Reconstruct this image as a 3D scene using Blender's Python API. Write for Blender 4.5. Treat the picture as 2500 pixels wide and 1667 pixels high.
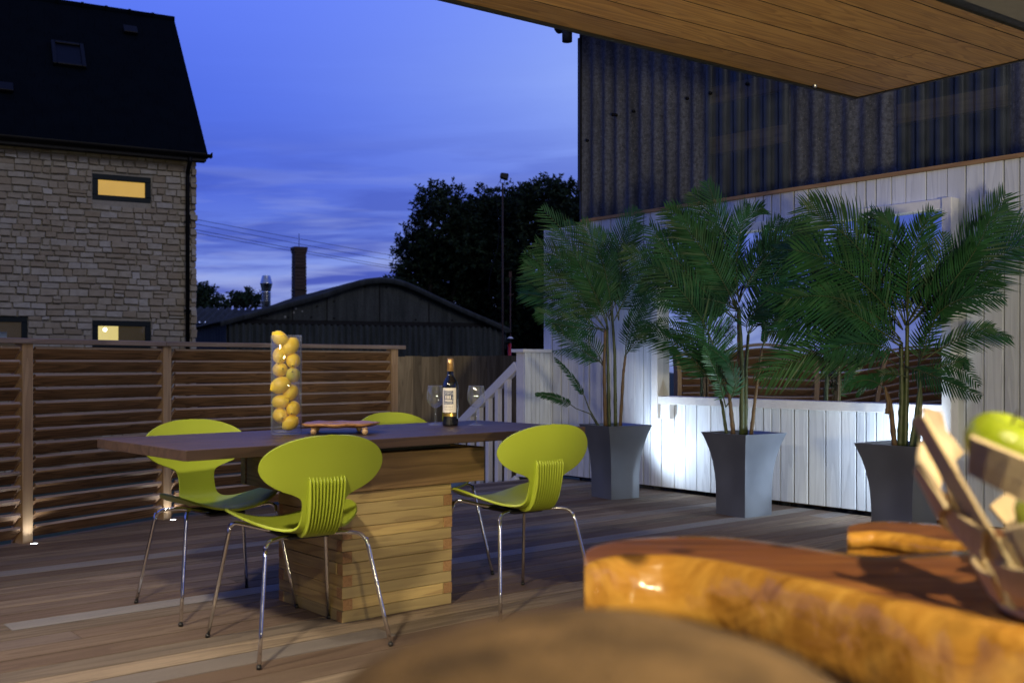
import bpy, bmesh, math, random
from mathutils import Vector, Matrix, noise
R = math.radians
rng = random.Random(7)
for o in list(bpy.data.objects): bpy.data.objects.remove(o)
S = bpy.context.scene
COL = S.collection

# ------------------------------------------------------------------ camera
CAMZ = 1.05; FPX = 2551.0; HY = 887.0
cam = bpy.data.cameras.new("camera"); camo = bpy.data.objects.new("camera", cam); COL.objects.link(camo)
camo.location = (0, 0, CAMZ); camo.rotation_euler = (R(90), 0, 0)
cam.sensor_width = 36; cam.lens = FPX / 2500 * 36; cam.shift_y = 53.5 / 2500
cam.clip_start = 0.02; cam.clip_end = 2000
cam.dof.use_dof = True; cam.dof.focus_distance = 6.0; cam.dof.aperture_fstop = 3.8
S.camera = camo
S.view_settings.view_transform = 'Standard'; S.view_settings.look = 'None'
S.view_settings.gamma = 1; S.view_settings.exposure = 0.0
S.cycles.max_bounces = 8; S.cycles.transparent_max_bounces = 24; S.cycles.glossy_bounces = 4
S.cycles.sample_clamp_indirect = 4.0; S.cycles.use_denoising = True
S.cycles.caustics_reflective = False

def lin(c):
    return tuple(((v / 255) / 12.92 if v / 255 <= .04045 else ((v / 255 + .055) / 1.055) ** 2.4) for v in c[:3]) + (1,)

# ------------------------------------------------------------------ sky
class NT:
    def __init__(s, tree): s.t = tree
    def n(s, typ, **kw):
        nd = s.t.nodes.new(typ)
        for k, v in kw.items():
            if k.startswith('i_'):
                key = k[2:]; key = int(key) if key.isdigit() else key.replace('_', ' ')
                nd.inputs[key].default_value = v
            else: setattr(nd, k, v)
        return nd
    def l(s, a, b): s.t.links.new(a, b)
    def math(s, op, a, b=None, c=None):
        nd = s.t.nodes.new('ShaderNodeMath'); nd.operation = op
        for i, v in enumerate((a, b, c)):
            if v is None: continue
            if isinstance(v, (int, float)): nd.inputs[i].default_value = v
            else: s.l(v, nd.inputs[i])
        return nd.outputs[0]
    def ramp(s, fac, stops, interp='LINEAR'):
        nd = s.t.nodes.new('ShaderNodeValToRGB'); cr = nd.color_ramp; cr.interpolation = interp
        while len(cr.elements) < len(stops): cr.elements.new(0.5)
        for e, (p, c) in zip(cr.elements, stops):
            e.position = p; e.color = c if isinstance(c, tuple) and len(c) == 4 else (c, c, c, 1)
        s.l(fac, nd.inputs[0]); return nd.outputs[0]
    def mix(s, fac, a, b, blend='MIX'):
        nd = s.t.nodes.new('ShaderNodeMix'); nd.data_type = 'RGBA'; nd.blend_type = blend
        for k, v in ((0, fac), (6, a), (7, b)):
            if isinstance(v, (int, float)): nd.inputs[k].default_value = v
            elif isinstance(v, tuple): nd.inputs[k].default_value = v
            else: s.l(v, nd.inputs[k])
        return nd.outputs[2]

W = bpy.data.worlds.new("World"); S.world = W; W.use_nodes = True
T = NT(W.node_tree); W.node_tree.nodes.clear()
tc = T.n('ShaderNodeTexCoord'); sp = T.n('ShaderNodeSeparateXYZ'); T.l(tc.outputs['Generated'], sp.inputs[0])
X, Y, Z = sp.outputs
hl = T.math('SQRT', T.math('ADD', T.math('MULTIPLY', X, X), T.math('MULTIPLY', Y, Y)))
el = T.math('DIVIDE', Z, T.math('MAXIMUM', hl, 0.02))
az = T.math('ARCTAN2', X, Y)
base = T.ramp(T.math('DIVIDE', el, 0.8), [(0.0, lin((164, 180, 230))), (0.085, lin((146, 166, 232))), (0.14, lin((100, 128, 226))),
        (0.20, lin((72, 100, 216))), (0.30, lin((74, 106, 230))), (0.44, lin((92, 122, 246))), (0.62, lin((80, 108, 220))), (1.0, lin((78, 98, 180)))])
# brighter sky toward the right of the open view
gl = T.math('SUBTRACT', 1.0, T.math('MULTIPLY', T.math('ABSOLUTE', T.math('SUBTRACT', az, 0.10)), 1.9))
gl = T.math('MAXIMUM', gl, 0.0)
gl = T.math('MULTIPLY', T.math('POWER', gl, 2.2), T.ramp(el, [(0.0, 0.0), (0.12, 0.35), (0.27, 1.0), (0.40, 0.55), (0.8, 0.1)]))
c1 = T.mix(T.math('MULTIPLY', gl, 0.62), base, lin((172, 198, 255)))
# streak clouds low down
cv = T.n('ShaderNodeCombineXYZ'); T.l(T.math('MULTIPLY', az, 5.0), cv.inputs[0]); T.l(T.math('ADD', T.math('MULTIPLY', el, 44.0), T.math('MULTIPLY', az, -2.0)), cv.inputs[1])
nz = T.n('ShaderNodeTexNoise', i_Scale=1.0, i_Detail=5.0, i_Roughness=0.55, i_Distortion=0.4); T.l(cv.outputs[0], nz.inputs['Vector'])
dark = T.ramp(nz.outputs['Fac'], [(0.40, 0.0), (0.58, 1.0)])
fade = T.ramp(el, [(0.03, 0.6), (0.08, 1.0), (0.16, 0.55), (0.23, 0.06), (0.34, 0.0)])
c2 = T.mix(T.math('MULTIPLY', T.math('MULTIPLY', dark, fade), 0.95), c1, lin((58, 80, 184)))
cv2 = T.n('ShaderNodeCombineXYZ'); T.l(T.math('MULTIPLY', az, 7.0), cv2.inputs[0]); T.l(T.math('MULTIPLY', el, 60.0), cv2.inputs[1]); cv2.inputs[2].default_value = 5
nz2 = T.n('ShaderNodeTexNoise', i_Scale=1.0, i_Detail=4.0, i_Roughness=0.5, i_Distortion=0.3); T.l(cv2.outputs[0], nz2.inputs['Vector'])
lt = T.ramp(nz2.outputs['Fac'], [(0.48, 0.0), (0.66, 1.0)])
c3 = T.mix(T.math('MULTIPLY', T.math('MULTIPLY', T.math('MULTIPLY', lt, fade), fade), 0.75), c2, lin((158, 172, 228)))
# unseen sky behind the viewer made greyer and dimmer to cut its blue light
behind = T.ramp(T.math('MULTIPLY_ADD', Y, 0.5, 0.5), [(0.15, 1.0), (0.45, 0.0)])
c4 = T.mix(T.math('MULTIPLY', behind, 0.85), c3, lin((96, 104, 130)))
down = T.ramp(T.math('ADD', Z, 0.5), [(0.48, 1.0), (0.5, 0.0)])
c5 = T.mix(down, c4, (0.01, 0.012, 0.012, 1))
sky = T.n('ShaderNodeTexSky', sky_type='NISHITA', sun_disc=False, sun_elevation=R(1.0), sun_rotation=R(200))
bgA = T.n('ShaderNodeBackground', i_Strength=1.0); T.l(c5, bgA.inputs[0])
bgB = T.n('ShaderNodeBackground', i_Strength=0.012); T.l(sky.outputs[0], bgB.inputs[0])
ad = T.n('ShaderNodeAddShader'); T.l(bgA.outputs[0], ad.inputs[0]); T.l(bgB.outputs[0], ad.inputs[1])
wo = T.n('ShaderNodeOutputWorld'); T.l(ad.outputs[0], wo.inputs[0])

# ------------------------------------------------------------------ lights
def look(o, target):
    o.rotation_euler = (Vector(target) - o.location).to_track_quat('-Z', 'Y').to_euler()
def light(name, typ, loc, target=None, energy=1, color=(1, 1, 1), **kw):
    l = bpy.data.lights.new(name, typ); l.energy = energy; l.color = color
    for k, v in kw.items(): setattr(l, k, v)
    o = bpy.data.objects.new(name, l); COL.objects.link(o); o.location = loc
    if target is not None: look(o, target)
    return o
light("house_fill_sun", 'SUN', (0, 0, 30), (-6.0, 9.0, 24.0), 0.50, (1.0, 0.94, 0.86), angle=R(25))
# (sun lamp above is an added fill for the house; canopy shades near deck)
light("terrace_downlight", 'SPOT', (-1.15, 1.45, 2.56), (-0.85, 3.9, 0.25), 470, (1.0, 0.84, 0.58), spot_size=R(86), spot_blend=1.0, shadow_soft_size=.10)
light("terrace_downlight_left", 'SPOT', (-2.35, 2.70, 2.56), (-1.1, 4.4, 0.5), 230, (1.0, 0.86, 0.64), spot_size=R(82), spot_blend=1.0, shadow_soft_size=.10)
light("bar_lamp", 'SPOT', (0.55, -0.45, 2.45), (0.75, 1.35, 0.72), 300, (1.0, 0.80, 0.48), spot_size=R(74), spot_blend=1.0, shadow_soft_size=.035)
light("bar_lamp_two", 'SPOT', (0.1, -0.9, 2.45), (0.35, 1.3, 0.72), 150, (1.0, 0.78, 0.50), spot_size=R(70), spot_blend=1.0, shadow_soft_size=.035)
light("soffit_uplight", 'SPOT', (1.6, -0.5, 0.9), (1.35, 3.3, 2.6), 900, (1.0, 0.84, 0.50), spot_size=R(88), spot_blend=1.0, shadow_soft_size=.2)

# ------------------------------------------------------------------ mesh tools
def at(px, py, d):
    return Vector(((px - 1250) / FPX * d, d, CAMZ - (py - HY) / FPX * d))
def floor_at(px, py, z=0.0):
    d = FPX * (CAMZ - z) / (py - HY); return Vector(((px - 1250) / FPX * d, d, z))

class MB:
    def __init__(s): s.v = []; s.f = []; s.m = []; s.g = []; s.r = []; s.sm = []; s.cr = 0.5
    def add(s, vs, fs, mat=0, g=None, r=None, smooth=False):
        b = len(s.v); r = s.cr if r is None else r
        s.v += [Vector(p) for p in vs]
        s.g += [Vector(p) for p in (g if g is not None else vs)]
        s.r += [r] * len(vs)
        for f in fs:
            s.f.append([b + i for i in f]); s.m.append(mat); s.sm.append(smooth)
        return b
    def box(s, c, size, ax=None, mat=0, r=None, jit=0.0, gl=0):
        """size along ax columns; grain runs along axis gl"""
        c = Vector(c); ax = ax or (Vector((1, 0, 0)), Vector((0, 1, 0)), Vector((0, 0, 1)))
        r = rng.random() if r is None else r
        off = Vector((rng.random() * 20, rng.random() * 20, rng.random() * 20))
        vs = []; gs = []
        for i in (-.5, .5):
            for j in (-.5, .5):
                for k in (-.5, .5):
                    q = [i * size[0], j * size[1], k * size[2]]
                    if jit: q = [a + rng.uniform(-jit, jit) for a in q]
                    vs.append(c + ax[0] * q[0] + ax[1] * q[1] + ax[2] * q[2])
                    qq = Vector((q[gl], q[(gl + 1) % 3], q[(gl + 2) % 3])); gs.append(qq + off)
        s.add(vs, [(0, 1, 3, 2), (4, 6, 7, 5), (0, 4, 5, 1), (2, 3, 7, 6), (0, 2, 6, 4), (1, 5, 7, 3)], mat, gs, r)
    def prism(s, poly, z0, z1, mat=0, gdir=None, r=None):
        """polygon (list of Vector xy, ccw or cw) extruded z0..z1; grain along gdir"""
        n = len(poly); r = rng.random() if r is None else r
        off = Vector((rng.random() * 20, rng.random() * 20, rng.random() * 20))
        gd = Vector((gdir[0], gdir[1], 0)) if gdir is not None else Vector((1, 0, 0)); gn = Vector((-gd.y, gd.x, 0))
        c0 = Vector((poly[0][0], poly[0][1], 0))
        ar = sum(poly[i][0] * poly[(i + 1) % n][1] - poly[(i + 1) % n][0] * poly[i][1] for i in range(n))
        if ar < 0: poly = poly[::-1]
        vs = [Vector((p[0], p[1], z0)) for p in poly] + [Vector((p[0], p[1], z1)) for p in poly]
        gs = []
        for p in vs:
            q = Vector((p.x, p.y, 0)); gs.append(Vector((q.dot(gd), q.dot(gn), p.z)) + off)
        fs = [tuple(range(n - 1, -1, -1)), tuple(range(n, 2 * n))]
        for i in range(n): j = (i + 1) % n; fs.append((i, j, n + j, n + i))
        s.add(vs, fs, mat, gs, r)
    def tube(s, pts, rad, n=10, mat=0, r=None, cap=True, smooth=True):
        pts = [Vector(p) for p in pts]; rads = rad if isinstance(rad, (list, tuple)) else [rad] * len(pts)
        rings = []; up = None; L = 0
        for i, p in enumerate(pts):
            t = (pts[min(i + 1, len(pts) - 1)] - pts[max(i - 1, 0)]).normalized()
            if up is None:
                up = Vector((0, 0, 1)) if abs(t.z) < .9 else Vector((1, 0, 0))
            up = (up - t * up.dot(t)).normalized(); sd = t.cross(up)
            rings.append([p + (up * math.cos(a) + sd * math.sin(a)) * rads[i] for a in [2 * math.pi * k / n for k in range(n)]])
        vs = [q for rg in rings for q in rg]; fs = []
        for i in range(len(pts) - 1):
            for k in range(n):
                a, b = i * n + k, i * n + (k + 1) % n; fs.append((a, a + n, b + n, b))
        s.add(vs, fs, mat, None, r, smooth)
        if cap:
            b0 = len(s.v) - len(vs)
            s.f.append([b0 + k for k in range(n)]); s.m.append(mat); s.sm.append(False)
            s.f.append([b0 + (len(pts) - 1) * n + k for k in range(n - 1, -1, -1)]); s.m.append(mat); s.sm.append(False)
    def lathe(s, prof, c=(0, 0, 0), n=32, mat=0, r=None, ax=None, smooth=True):
        c = Vector(c); ax = ax or (Vector((1, 0, 0)), Vector((0, 1, 0)), Vector((0, 0, 1)))
        vs = []
        for (rr, z) in prof:
            for k in range(n):
                a = 2 * math.pi * k / n
                vs.append(c + ax[0] * (rr * math.cos(a)) + ax[1] * (rr * math.sin(a)) + ax[2] * z)
        fs = []
        for i in range(len(prof) - 1):
            for k in range(n):
                a, b = i * n + k, i * n + (k + 1) % n; fs.append((a, b, b + n, a + n))
        s.add(vs, fs, mat, None, r, smooth)
    def grid(s, rows, mat=0, r=None, smooth=True, g=None, closed=False):
        n = len(rows[0]); vs = [p for row in rows for p in row]; fs = []
        for i in range(len(rows) - 1):
            for k in range(n - (0 if closed else 1)):
                a, b = i * n + k, i * n + (k + 1) % n; fs.append((a, b, b + n, a + n))
        s.add(vs, fs, mat, g, r, smooth)
    def build(s, name, mats, parent=None, bevel=0, seg=1, origin=None, merge=False):
        me = bpy.data.meshes.new(name)
        inv = Vector(origin) if origin is not None else Vector((0, 0, 0))
        if parent is not None and origin is None:
            q = parent
            while q is not None: inv = inv + q.location; q = q.parent
        # geometry is given in world coordinates unless parent is rotated prototype
        me.from_pydata([tuple(p - inv) for p in s.v], [], s.f)
        mats = mats if isinstance(mats, (list, tuple)) else [mats]
        for m in mats: me.materials.append(m)
        me.polygons.foreach_set('material_index', s.m); me.polygons.foreach_set('use_smooth', s.sm)
        a = me.attributes.new('g', 'FLOAT_VECTOR', 'POINT'); a.data.foreach_set('vector', [x for p in s.g for x in p])
        a = me.attributes.new('rnd', 'FLOAT', 'POINT'); a.data.foreach_set('value', s.r)
        me.update()
        if merge:
            bm = bmesh.new(); bm.from_mesh(me); bmesh.ops.remove_doubles(bm, verts=bm.verts, dist=1e-5)
            bmesh.ops.recalc_face_normals(bm, faces=bm.faces); bm.to_mesh(me); bm.free()
        o = bpy.data.objects.new(name, me); COL.objects.link(o)
        if parent is not None: o.parent = parent
        else: o.location = inv
        if bevel:
            b = o.modifiers.new('bevel', 'BEVEL'); b.width = bevel; b.segments = seg; b.limit_method = 'ANGLE'; b.angle_limit = R(40)
            b.harden_normals = False
        return o

def empty(name, loc, label, cat, group=None):
    o = bpy.data.objects.new(name, None); COL.objects.link(o); o.location = loc; o.empty_display_size = .1
    o.matrix_world = Matrix.Translation(loc)
    return tag(o, label, cat, group)
def tag(o, label=None, cat=None, group=None, kind=None):
    if label: o['label'] = label
    if cat: o['category'] = cat
    if group: o['group'] = group
    if kind: o['kind'] = kind
    return o
def copy_tree(o, parent=None):
    c = o.copy(); COL.objects.link(c); c.parent = parent
    if parent is not None: c.matrix_parent_inverse = o.matrix_parent_inverse.copy()
    for ch in list(o.children): copy_tree(ch, c)
    return c

# ------------------------------------------------------------------ materials
def newmat(name):
    m = bpy.data.materials.new(name); m.use_nodes = True
    t = NT(m.node_tree); b = m.node_tree.nodes['Principled BSDF']; return m, t, b
def attr(t, n): return t.n('ShaderNodeAttribute', attribute_name=n)
def plain(name, col, rough=.5, metal=0, noise_amt=.12, nscale=30, bump=0, spec=.5, coat=0, bscale=None):
    m, t, b = newmat(name); tcn = t.n('ShaderNodeTexCoord')
    nz = t.n('ShaderNodeTexNoise', i_Scale=nscale, i_Detail=4.0); t.l(tcn.outputs['Object'], nz.inputs['Vector'])
    d = tuple(c * (1 - noise_amt) for c in col[:3]) + (1,); l = tuple(min(1, c * (1 + noise_amt)) for c in col[:3]) + (1,)
    t.l(t.ramp(nz.outputs['Fac'], [(.3, d), (.7, l)]), b.inputs['Base Color'])
    b.inputs['Roughness'].default_value = rough; b.inputs['Metallic'].default_value = metal
    b.inputs['Specular IOR Level'].default_value = spec; b.inputs['Coat Weight'].default_value = coat
    t.l(t.ramp(nz.outputs['Fac'], [(.3, max(0, rough - .06)), (.7, min(1, rough + .08))]), b.inputs['Roughness'])
    if bump:
        n2 = t.n('ShaderNodeTexNoise', i_Scale=bscale or nscale * 3, i_Detail=3.0); t.l(tcn.outputs['Object'], n2.inputs['Vector'])
        bp = t.n('ShaderNodeBump', i_Strength=bump, i_Distance=.01); t.l(n2.outputs['Fac'], bp.inputs['Height']); t.l(bp.outputs[0], b.inputs['Normal'])
    return m
def wood(name, dark, light, tint=.35, rough=.6, scale=1.0, knots=0.0, rings=9.0, bump=.25, grooves=0, grey=None, coat=0, huevar=None):
    m, t, b = newmat(name); g = attr(t, 'g'); rn = attr(t, 'rnd')
    mp = t.n('ShaderNodeMapping'); mp.inputs['Scale'].default_value = (.9 * scale, 11 * scale, 11 * scale); t.l(g.outputs['Vector'], mp.inputs[0])
    n1 = t.n('ShaderNodeTexNoise', i_Scale=1.0, i_Detail=2.0, i_Roughness=.45, i_Distortion=.3); t.l(mp.outputs[0], n1.inputs['Vector'])
    rg = t.math('FRACT', t.math('MULTIPLY', n1.outputs['Fac'], rings))
    rg = t.ramp(rg, [(0, .15), (.35, .55), (.8, 1.0), (.97, .75), (1, .15)])
    mp2 = t.n('ShaderNodeMapping'); mp2.inputs['Scale'].default_value = (4 * scale, 160 * scale, 160 * scale); t.l(g.outputs['Vector'], mp2.inputs[0])
    n2 = t.n('ShaderNodeTexNoise', i_Scale=1.0, i_Detail=4.0, i_Roughness=.6); t.l(mp2.outputs[0], n2.inputs['Vector'])
    n3 = t.n('ShaderNodeTexNoise', i_Scale=2.2 * scale, i_Detail=4.0); t.l(g.outputs['Vector'], n3.inputs['Vector'])
    f = t.math('MULTIPLY_ADD', n2.outputs['Fac'], .5, t.math('MULTIPLY', rg, .38)); f = t.math('MULTIPLY_ADD', n3.outputs['Fac'], .3, t.math('SUBTRACT', f, .15))
    c = t.mix(t.ramp(f, [(.12, 0.0), (.72, 1.0)]), dark, light)
    # each board its own tone
    tv = t.math('MULTIPLY_ADD', rn.outputs['Fac'], 2 * tint, 1 - tint)
    cm = t.n('ShaderNodeCombineColor'); [t.l(tv, cm.inputs[i]) for i in range(3)]
    c = t.mix(1.0, c, cm.outputs[0], 'MULTIPLY')
    if grey is not None:
        c = t.mix(t.ramp(t.math('FRACT', t.math('MULTIPLY', rn.outputs['Fac'], 7.3)), [(.70, 0.0), (1.0, .70)]), c, grey)
    if huevar is not None:
        c = t.mix(t.ramp(t.math('FRACT', t.math('MULTIPLY', rn.outputs['Fac'], 13.7)), [(.3, 0.0), (1.0, .7)]), c, huevar)
    if knots:
        mk = t.n('ShaderNodeMapping'); mk.inputs['Scale'].default_value = (2.2, 9, 9); t.l(g.outputs['Vector'], mk.inputs[0])
        vo = t.n('ShaderNodeTexVoronoi', i_Scale=1.0); t.l(mk.outputs[0], vo.inputs['Vector'])
        kk = t.math('MULTIPLY', t.ramp(vo.outputs['Distance'], [(.05, 1.0), (.17, 0.0)]), knots)
        c = t.mix(kk, c, tuple(x * .22 for x in dark[:3]) + (1,))
    if grooves:
        sg0 = t.n('ShaderNodeSeparateXYZ'); t.l(g.outputs['Vector'], sg0.inputs[0])
        w0 = t.math('SINE', t.math('MULTIPLY', sg0.outputs[1], 2 * math.pi / grooves))
        c = t.mix(t.ramp(t.math('MULTIPLY_ADD', w0, .5, .5), [(.0, .62), (.35, 0.0)]), c, tuple(x * .35 for x in dark[:3]) + (1,))
    t.l(c, b.inputs['Base Color'])
    t.l(t.ramp(n2.outputs['Fac'], [(.3, max(.02, rough - .1)), (.7, min(1, rough + .1))]), b.inputs['Roughness'])
    b.inputs['Coat Weight'].default_value = coat; b.inputs['Coat Roughness'].default_value = .12
    h = t.math('MULTIPLY_ADD', n2.outputs['Fac'], .6, t.math('MULTIPLY', rg, .25))
    bp = t.n('ShaderNodeBump', i_Strength=bump, i_Distance=.004); t.l(h, bp.inputs['Height']); out = bp.outputs[0]
    if grooves:
        sg = t.n('ShaderNodeSeparateXYZ'); t.l(g.outputs['Vector'], sg.inputs[0])
        wv = t.math('SINE', t.math('MULTIPLY', sg.outputs[1], 2 * math.pi / grooves))
        wv = t.math('POWER', t.math('MULTIPLY_ADD', wv, .5, .5), .6)
        b2 = t.n('ShaderNodeBump', i_Strength=.85, i_Distance=.003); t.l(wv, b2.inputs['Height']); t.l(out, b2.inputs['Normal']); out = b2.outputs[0]
    t.l(out, b.inputs['Normal']); return m
def glassy(name, tint=(1, 1, 1, 1), rough=0.0, base=.04):
    m = bpy.data.materials.new(name); m.use_nodes = True; m.node_tree.nodes.clear(); t = NT(m.node_tree)
    tr = t.n('ShaderNodeBsdfTransparent'); tr.inputs[0].default_value = tint
    gl_ = t.n('ShaderNodeBsdfGlossy'); gl_.inputs['Roughness'].default_value = rough
    lw = t.n('ShaderNodeLayerWeight', i_Blend=.35)
    f = t.ramp(lw.outputs['Facing'], [(0.0, base), (.5, base * 1.6), (.82, .35), (1.0, .85)])
    mx = t.n('ShaderNodeMixShader'); t.l(f, mx.inputs[0]); t.l(tr.outputs[0], mx.inputs[1]); t.l(gl_.outputs[0], mx.inputs[2])
    df = t.n('ShaderNodeBsdfDiffuse'); df.inputs[0].default_value = (.62, .70, .82, 1); m2 = t.n('ShaderNodeMixShader')  # pale diffuse mixed in as painted haze and bright rims on the glass
    t.l(t.ramp(lw.outputs['Facing'], [(.0, .022), (.6, .05), (.9, .45), (1.0, .6)]), m2.inputs[0]); t.l(mx.outputs[0], m2.inputs[1]); t.l(df.outputs[0], m2.inputs[2])
    o = t.n('ShaderNodeOutputMaterial'); t.l(m2.outputs[0], o.inputs[0]); return m
def emis(name, col, st):
    m = bpy.data.materials.new(name); m.use_nodes = True; m.node_tree.nodes.clear(); t = NT(m.node_tree)
    e = t.n('ShaderNodeEmission', i_Strength=st); e.inputs[0].default_value = col
    tcn = t.n('ShaderNodeTexCoord'); nz = t.n('ShaderNodeTexNoise', i_Scale=1.3); t.l(tcn.outputs['Object'], nz.inputs['Vector'])
    t.l(t.ramp(nz.outputs['Fac'], [(.3, tuple(c * .82 for c in col[:3]) + (1,)), (.7, col)]), e.inputs[0])
    o = t.n('ShaderNodeOutputMaterial'); t.l(e.outputs[0], o.inputs[0]); return m

M = {}
M['deck'] = wood('weathered_deck', (.105, .078, .055, 1), (.32, .25, .185, 1), tint=.30, rough=.75, grooves=.0095, grey=(.30, .31, .33, 1), rings=5, bump=.35, huevar=(.12, .072, .055, 1))
M['deck'].node_tree.nodes['Principled BSDF'].inputs['Specular IOR Level'].default_value = .25
M['cedar'] = wood('cedar_slats', (.036, .017, .008, 1), (.36, .20, .095, 1), tint=.25, rough=.6, rings=10, scale=1.1, bump=.25)
M['slat_edge'] = wood('skylit_slat_edge', (.22, .165, .13, 1), (.42, .33, .27, 1), tint=.2, rough=.6, rings=3)  # paler than the slats: sky light on their upper edges put into the colour
M['cedar_post'] = wood('cedar_post', (.26, .155, .08, 1), (.48, .33, .19, 1), tint=.1, rough=.55, rings=5)
M['rail_cap'] = wood('weathered_rail_cap', (.12, .085, .07, 1), (.26, .20, .17, 1), tint=.15, rough=.6, rings=4)
M['walnut'] = wood('dark_table_wood', (.034, .021, .015, 1), (.085, .052, .036, 1), tint=.1, rough=.5, rings=6, bump=.08)
M['pine'] = wood('pine_block_timber', (.30, .185, .075, 1), (.64, .48, .19, 1), tint=.20, rough=.62, knots=.55, rings=6, huevar=(.36, .29, .14, 1), bump=.2)
M['endgrain'] = wood('pine_end_grain', (.26, .13, .05, 1), (.46, .27, .12, 1), tint=.2, rough=.8, scale=3, rings=6, bump=.2)
M['apron'] = wood('table_apron_board', (.13, .075, .03, 1), (.30, .19, .085, 1), tint=.1, rough=.65, rings=8)
M['soffit'] = wood('soffit_cedar', (.20, .09, .025, 1), (.56, .33, .12, 1), tint=.20, rough=.5, rings=14, scale=.8, bump=.15, knots=.2)
M['fence'] = wood('fence_board', (.15, .11, .06, 1), (.33, .26, .155, 1), tint=.3, rough=.85, knots=.8, rings=5)
M['white'] = wood('white_painted_board', (.50, .54, .61, 1), (.71, .76, .83, 1), tint=.09, rough=.55, rings=6, bump=.5, knots=.10)
M['whitetrim'] = plain('white_painted_trim', (.74, .75, .77, 1), .45, noise_amt=.04, bump=.15)
M['rawcap'] = wood('raw_timber_batten', (.24, .13, .06, 1), (.42, .26, .13, 1), tint=.2, rough=.8, rings=5)
M['lime'] = plain('lime_plastic', (.37, .46, .04, 1), .40, noise_amt=.03, nscale=6, spec=.45, bump=.02, bscale=400)
M['chrome'] = plain('chrome_tube', (.80, .80, .82, 1), .12, 1.0, .03, 20)
M['black'] = plain('black_plastic', (.012, .012, .013, 1), .45)
M['zinc'] = plain('brushed_zinc_planter', (.25, .28, .335, 1), .36, .8, .10, 3, bump=.02)
M['soil'] = plain('planter_soil', (.03, .022, .016, 1), .95, bump=.8)
M['frond'] = plain('palm_leaf', (.014, .064, .021, 1), .5, 0, .45, 5, spec=.22)
M['frond_light'] = plain('palm_leaf_pale', (.030, .105, .034, 1), .38, 0, .25, 9, spec=.55)
M['cane'] = plain('palm_cane', (.050, .070, .022, 1), .45, 0, .35, 22, bump=.3)
M['cane_brown'] = plain('palm_sheath', (.12, .072, .028, 1), .55, 0, .3, 30, bump=.3)
M['stone'] = None
M['slate'] = plain('roof_slate', (.0016, .0032, .0055, 1), .8, 0, .35, 3, bump=.3, spec=.04)
M['frame'] = plain('dark_window_frame', (.004, .010, .016, 1), .45, spec=.15)
M['gutter'] = plain('black_gutter', (.003, .003, .004, 1), .45, spec=.15)
M['warmwin'] = emis('lit_window_amber', lin((232, 176, 78)), 1.0)
M['brightwin'] = emis('lit_room_wall', lin((250, 218, 130)), 1.05)
M['dimwin'] = emis('dim_room_wall', lin((66, 52, 30)), .8)
M['bulb'] = emis('bare_bulb', (1, .9, .62, 1), 9)
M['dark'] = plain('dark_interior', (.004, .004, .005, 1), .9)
M['glass'] = glassy('window_glass', (.9, .95, 1, 1), 0, .04)
M['clear'] = glassy('clear_glass', (.985, .99, .995, 1), 0.0, .085)
M['leafdark'] = plain('tree_leaf', (.012, .026, .012, 1), .7, 0, .4, .6, spec=.2)
M['bark'] = plain('tree_bark', (.02, .016, .012, 1), .9, bump=.5)
M['grass'] = plain('grass', (.018, .040, .014, 1), .95, 0, .4, 6, bump=.6)
M['led'] = emis('led_disc', (.86, .93, 1, 1), 14)

def stone_mat():
    m, t, b = newmat('cotswold_stone'); g = attr(t, 'g'); rn = attr(t, 'rnd')
    nz = t.n('ShaderNodeTexNoise', i_Scale=9.0, i_Detail=6.0, i_Roughness=.65); t.l(g.outputs['Vector'], nz.inputs['Vector'])
    c = t.ramp(rn.outputs['Fac'], [(0, (.27, .225, .16, 1)), (.35, (.31, .27, .205, 1)), (.7, (.355, .325, .265, 1)), (1, (.40, .385, .35, 1))])
    c = t.mix(t.ramp(nz.outputs['Fac'], [(.35, .0), (.8, .55)]), c, (.15, .12, .085, 1))
    t.l(c, b.inputs['Base Color']); b.inputs['Roughness'].default_value = .9
    bp = t.n('ShaderNodeBump', i_Strength=.8, i_Distance=.02); t.l(nz.outputs['Fac'], bp.inputs['Height']); t.l(bp.outputs[0], b.inputs['Normal']); return m
M['stone'] = stone_mat()
M['mortar'] = plain('mortar', (.26, .24, .20, 1), .95, bump=.6)
def cement_mat(name, a, bcol, spk=0.0, rough=.9):
    m, t, b = newmat(name); tcn = t.n('ShaderNodeTexCoord')
    mp = t.n('ShaderNodeMapping'); mp.inputs['Scale'].default_value = (3, 3, .35); t.l(tcn.outputs['Object'], mp.inputs[0])
    n1 = t.n('ShaderNodeTexNoise', i_Scale=1.6, i_Detail=6.0, i_Roughness=.7); t.l(mp.outputs[0], n1.inputs['Vector'])
    n2 = t.n('ShaderNodeTexNoise', i_Scale=34.0, i_Detail=5.0, i_Roughness=.75); t.l(tcn.outputs['Object'], n2.inputs['Vector'])
    c = t.mix(t.ramp(n1.outputs['Fac'], [(.36, 0.0), (.62, 1.0)]), a, bcol)
    c = t.mix(t.ramp(n2.outputs['Fac'], [(.35, .75), (.6, 0.0)]), c, tuple(x * .35 for x in a[:3]) + (1,))
    if spk:
        vo = t.n('ShaderNodeTexVoronoi', i_Scale=48.0); t.l(tcn.outputs['Object'], vo.inputs['Vector'])
        c = t.mix(t.math('MULTIPLY', t.ramp(vo.outputs['Distance'], [(.12, 1.0), (.22, 0.0)]), spk), c, (.30, .28, .26, 1))
    t.l(c, b.inputs['Base Color']); b.inputs['Roughness'].default_value = rough
    bp = t.n('ShaderNodeBump', i_Strength=.5, i_Distance=.006); t.l(n2.outputs['Fac'], bp.inputs['Height']); t.l(bp.outputs[0], b.inputs['Normal']); return m
M['asbestos'] = cement_mat('weathered_cement_sheet', (.040, .044, .055, 1), (.125, .137, .170, 1), .4)
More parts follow.
